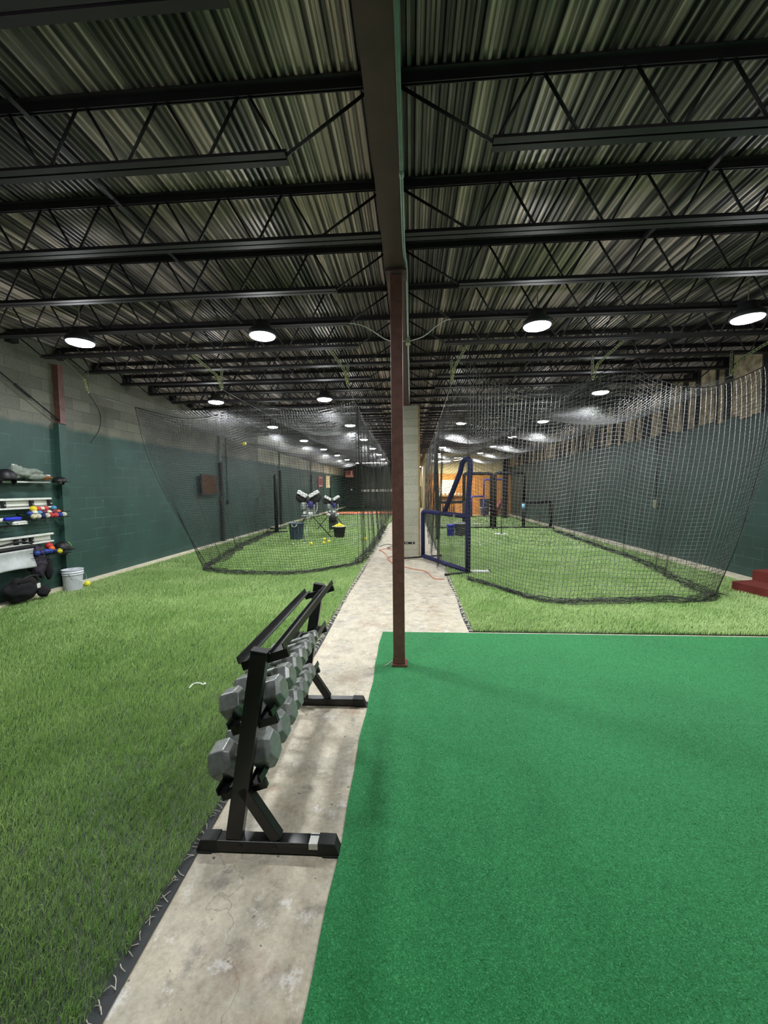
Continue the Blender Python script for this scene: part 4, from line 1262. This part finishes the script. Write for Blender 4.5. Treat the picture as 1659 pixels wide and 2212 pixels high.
MB().lathe([(.012, 0), (.035, .05), (.036, .06)], 12, (.02, 0, .86)).build('cup', M['black'], o, True)
MB().box((.02, 0, .045), (.07, .07, .03)).build('clamp', M['black'], o, bevel=.006)
tag(MB().box((3.05, 18.9, .045), (.55, .14, .03)).build('pitching_rubber', M['white'], bevel=.006), 'white slab on the turf behind the tee, beyond the black screens', 'slab')
tag(MB().box((3.75, 24.9, .02), (1.9, .9, .02)).build('clay_mat', M['clay']), 'red clay mat before the plywood wall', 'mat')
o = thing('rolled_net_post', 'dark rolled net hanging as a post beside the navy screen', 'net', (.86, 13.4, .02))
MB().tube(curve_pts([(0, 0, .0), (.02, 0, .8), (-.02, 0, 1.8), (-.03, 0, 2.8), (-.02, 0, 3.42)], 24), [.05] * 8 + [.07] * 8 + [.06] * 8, 12).build('roll', M['black_pad'], o, True)
for z in (.7, 1.7, 2.6):
    MB().tube([(.075 * math.cos(a), .075 * math.sin(a), z) for a in np.linspace(0, 2 * PI, 13)[:-1]], .008, 5, closed=True).build('tie', M['rope'], o, True)
o = thing('dark_pole', 'dark brown square pole rising behind the black padded screens', 'post', (5.15, 22.6, .01))
MB().box((0, 0, 2.08), (.26, .2, 4.15)).build('shaft', M['boarddark'], o)
MB().box((0, 0, 2.75), (.30, .24, .12)).build('collar', M['black'], o)
# gear by the plywood wall
o = thing('grey_pail', 'grey pail on the clay mat before the plywood wall', 'bucket', (4.28, 24.6, .03)); 
MB().lathe([(.14, 0), (.18, .48), (.19, .49), (.17, .49), (.14, .03), (.001, .03)], 24).build('body', M['greymetal'], o, True)
MB().lathe([(.19, .48), (.195, .49), (.19, .50)], 24, caps=False).build('rim', M['white'], o, True)
o = thing('black_crate', 'tall black gear crate behind the grey pail', 'crate', (4.55, 25.2, .03))
MB().box((0, 0, .48), (.6, .5, .95)).build('body', M['boarddark'], o, bevel=.03)
MB().box((0, 0, .97), (.64, .54, .04)).build('lid', M['black'], o)
o = thing('red_cooler', 'red cooler with a white lid behind the black padded screens', 'cooler', (4.98, 24.5, .03))
MB().box((0, 0, .22), (.34, .3, .44)).build('body', M['red'], o, bevel=.03)
MB().box((0, 0, .47), (.36, .32, .06)).build('lid', M['white'], o, bevel=.02)
o = thing('orange_bat_bag', 'dull orange bat bag leaning by the dark pole', 'bag', (5.15, 24.3, .03))
MB().tube([(-.2, 0, .10), (0, 0, .55), (.22, 0, .95)], [.13, .16, .12], 12).build('body', M['posterred'], o, True)
MB().tube([(-.1, -.15, .4), (.0, -.22, .6), (.12, -.14, .8)], .02, 6).build('strap', M['black'], o, True)
o = thing('white_jug', 'white jug with a dark cap on the clay mat', 'jug', (4.74, 24.35, .03))
MB().lathe([(.10, 0), (.12, .05), (.12, .22), (.05, .30), (.07, .36), (.09, .42), (.07, .52), (.03, .55)], 20).build('body', M['white'], o, True)
MB().blob((0, 0, .66), (.08, .08, .09)).build('cap', M['white'], o, True)
o = thing('white_board', 'white board on the plywood end wall', 'board', (2.32, YBR - .05, 1.8))
MB().box((0, 0, 0), (.98, .03, .84)).build('face', M['white'], o)
MB().box((0, -.004, -.44), (1.04, .05, .04)).build('tray', M['wood'], o)
o = thing('helmet_shelf', 'wooden shelf of pale helmets under the white board', 'shelf', (2.5, YBR - .15, 1.2))
MB().box((0, 0, 0), (1.7, .25, .03)).build('plank', M['wood'], o)
MB().box((0, .11, .1), (1.7, .02, .2)).build('back_rail', M['ply'], o)
for k in range(7):
    x = 1.78 + k * .24
    q = MB().blob((0, 0, .085), (.085, .1, .085), nu=14, nv=8).build('helmet', M['white'], smooth=True)
    q.location = (x, YBR - .16, 1.215)
    tag(q, 'pale helmet on the wooden shelf, %s from the beam side' % ORD[k], 'helmet', 'pale helmets on the plywood wall shelf')
o = thing('hanging_bats', 'row of dark bats hung in a rack on the plywood wall', 'bat rack', (2.2, YBR - .1, .98))
MB().box((0, .04, .08), (1.1, .04, .06)).build('rail', M['wood'], o)
for k in range(8):
    MB().lathe([(.014, .06), (.012, -.2), (.03, -.5), (.032, -.7), (.02, -.74)], 10, (-.48 + k * .137, 0, 0)).build('bat', M['boarddark'], o, True)

o = thing('corridor_cabinet', 'dark green cabinet at the far end of the corridor behind the pillar', 'cabinet', (.60, 35.6, 0))
MB().box((0, 0, .95), (.5, .5, 1.9)).build('body', M['curtain'], o, bevel=.02)
for s in (-1, 1):
    d_ = MB().box((s * .122, -.256, .95), (.236, .014, 1.8)).build('door', M['curtain'], o, bevel=.004)
    MB().box((s * .03, -.27, 1.0), (.012, .02, .12)).build('handle', M['greymetal'], d_)
strip('short white strip light added to brighten the far end of the corridor', .35, .85, 34.6, 3.5, M['tube'], (1, .98, .92), 60)  # added lamp, only there to light the cream corridor end wall
# end of the pitching machine bay
tag(MB().box((-3.6, 28.3, .02), (4.7, 2.2, .02)).build('clay_mat', M['clay']), 'orange clay mat across the end of the pitching machine bay', 'mat')
tag(MB().box((-3.2, 27.0, .032), (1.4, .10, .006), Matrix.Rotation(.25, 3, 'Z')).build('chalk_strip', M['white']), 'white strip slanting on the orange clay mat', 'strip', 'white strips on the clay mat')
tag(MB().box((-4.9, 27.6, .032), (1.4, .10, .006), Matrix.Rotation(.5, 3, 'Z')).build('chalk_strip', M['white']), 'white strip on the clay mat nearer the block wall', 'strip', 'white strips on the clay mat')
cu = MB()
cu.grid(lambda u, w: (-4.4 + 3.2 * u, 36.3 + .12 * math.sin(u * 40) + .05 * math.sin(u * 97), .02 + 3.6 * w), 120, 4)
tag(cu.build('end_curtain', simple('grey_green_curtain', (96, 108, 100), .8, 0, .2, 2), smooth=True, thick=.01), 'grey-green pleated curtain on the end wall of the pitching machine bay', 'curtain')
tag(MB().box((-3.1, 36.13, 1.53), (2.75, .04, .22)).build('white_banner_strip', M['white']), 'long white horizontal strip across the end curtain', 'strip')
o = thing('hanging_sign', 'red and white hanging sign high before the end wall', 'sign', (-5.3, 34.5, 3.0))
MB().box((0, 0, 0), (.72, .04, .56)).build('board', M['posterred'], o)
MB().box((0, -.024, -.2), (.7, .008, .18)).build('pale_band', simple('pink_band', (226, 160, 140), .6), o)
MB().box((.2, -.024, .06), (.12, .008, .34)).build('pale_upright', simple('cream_band', (230, 200, 170), .6), o)
for s in (-.3, .3):
    MB().tube([(s, 0, .28), (s, 0, 1.2)], .006, 5).build('wire', M['cable'], o)
o = thing('strike_target', 'small black target pad hanging at the beam side of the cage', 'target', (-1.75, 20., .95))
MB().box((0, 0, 0), (.30, .03, .40)).build('pad', M['black_pad'], o, bevel=.02)
for s in (-.13, .13):
    MB().tube([(s, 0, .19), (s * .6, 0, 2.4)], .006, 5).build('cord', M['rope'], o)
MB().tube([(0, 0, -.2), (0, 0, -.94)], .012, 6).build('stake', M['black'], o)
ball((-5.35, 35.9, 1.62), .08, M['white'], 'white ball-shaped knob on the end wall')

# orange extension cord on the concrete
ec = curve_pts([(-.45, 9.2, .012), (-.62, 10.2, .012), (-.78, 10.9, .012), (-.9, 11.2, .012), (-.7, 11.4, .012), (-.5, 11.0, .012), (-.42, 10.4, .012), (-.6, 9.8, .012), (-.3, 9.0, .012), (.02, 8.6, .012), (.3, 8.3, .012), (.42, 7.7, .012), (.62, 7.6, .012)], 120)
tag(MB().tube(ec, .007, 6).build('extension_cord', M['cordorange'], smooth=True), 'orange extension cord looping on the concrete around the column', 'cord')
tag(MB().tube(curve_pts([(-.95, 11.9, .012), (-.75, 12.4, .012), (-.55, 12.0, .012), (-.7, 11.6, .012), (-.45, 11.5, .012), (-.3, 12.2, .012)], 60), .008, 6).build('extension_cord', M['black'], smooth=True), 'dark cord coiled on the concrete by the turf edge', 'cord')

# red steps by the dark green wall
t = thing('red_steps', 'red-brown carpeted two-step stair by the dark green wall', 'steps', (5.24, 6.9, .012), math.radians(14))
MB().box((.20, -.42, .08), (.40, .84, .16)).build('lower_step', M['red_carpet'], t, bevel=.012)
MB().box((.56, -.42, .165), (.32, .84, .33)).build('upper_step', M['red_carpet'], t, bevel=.012)

# ------------------------------------------------------------------ camera
F, PT, YW, RL, H = 870.04, .0595, .0678, .00996, 1.75
f_ = Vector((-math.sin(YW) * math.cos(PT), math.cos(YW) * math.cos(PT), -math.sin(PT)))
rt = Vector((math.cos(YW), math.sin(YW), 0))
dn = f_.cross(rt)
cr, sr = math.cos(RL), math.sin(RL)
cxv = cr * rt + sr * dn
cdv = -sr * rt + cr * dn
cam = bpy.data.cameras.new('camera')
cam.sensor_fit = 'HORIZONTAL'; cam.sensor_width = 36
cam.lens = F / 1659 * 36
cam.clip_start = .02; cam.clip_end = 200
co = bpy.data.objects.new('camera', cam)
COL.objects.link(co)
R3 = Matrix((cxv, -cdv, -f_)).transposed()
co.matrix_world = Matrix.Translation((0, 0, H)) @ R3.to_4x4()
scene.camera = co

w = bpy.data.worlds.new('world'); scene.world = w; w.use_nodes = True
w.node_tree.nodes['Background'].inputs[0].default_value = (.5, .6, .7, 1)
w.node_tree.nodes['Background'].inputs[1].default_value = .02
scene.view_settings.view_transform = 'Standard'
scene.view_settings.look = 'None'
scene.view_settings.gamma = 1
scene.view_settings.use_curve_mapping = False
scene.view_settings.exposure = 0.0
scene.cycles.use_adaptive_sampling = True
scene.cycles.adaptive_threshold = .06
scene.cycles.adaptive_min_samples = 20
scene.cycles.max_bounces = 5
scene.cycles.diffuse_bounces = 3
scene.cycles.sample_clamp_indirect = 6
scene.cycles.use_denoising = True
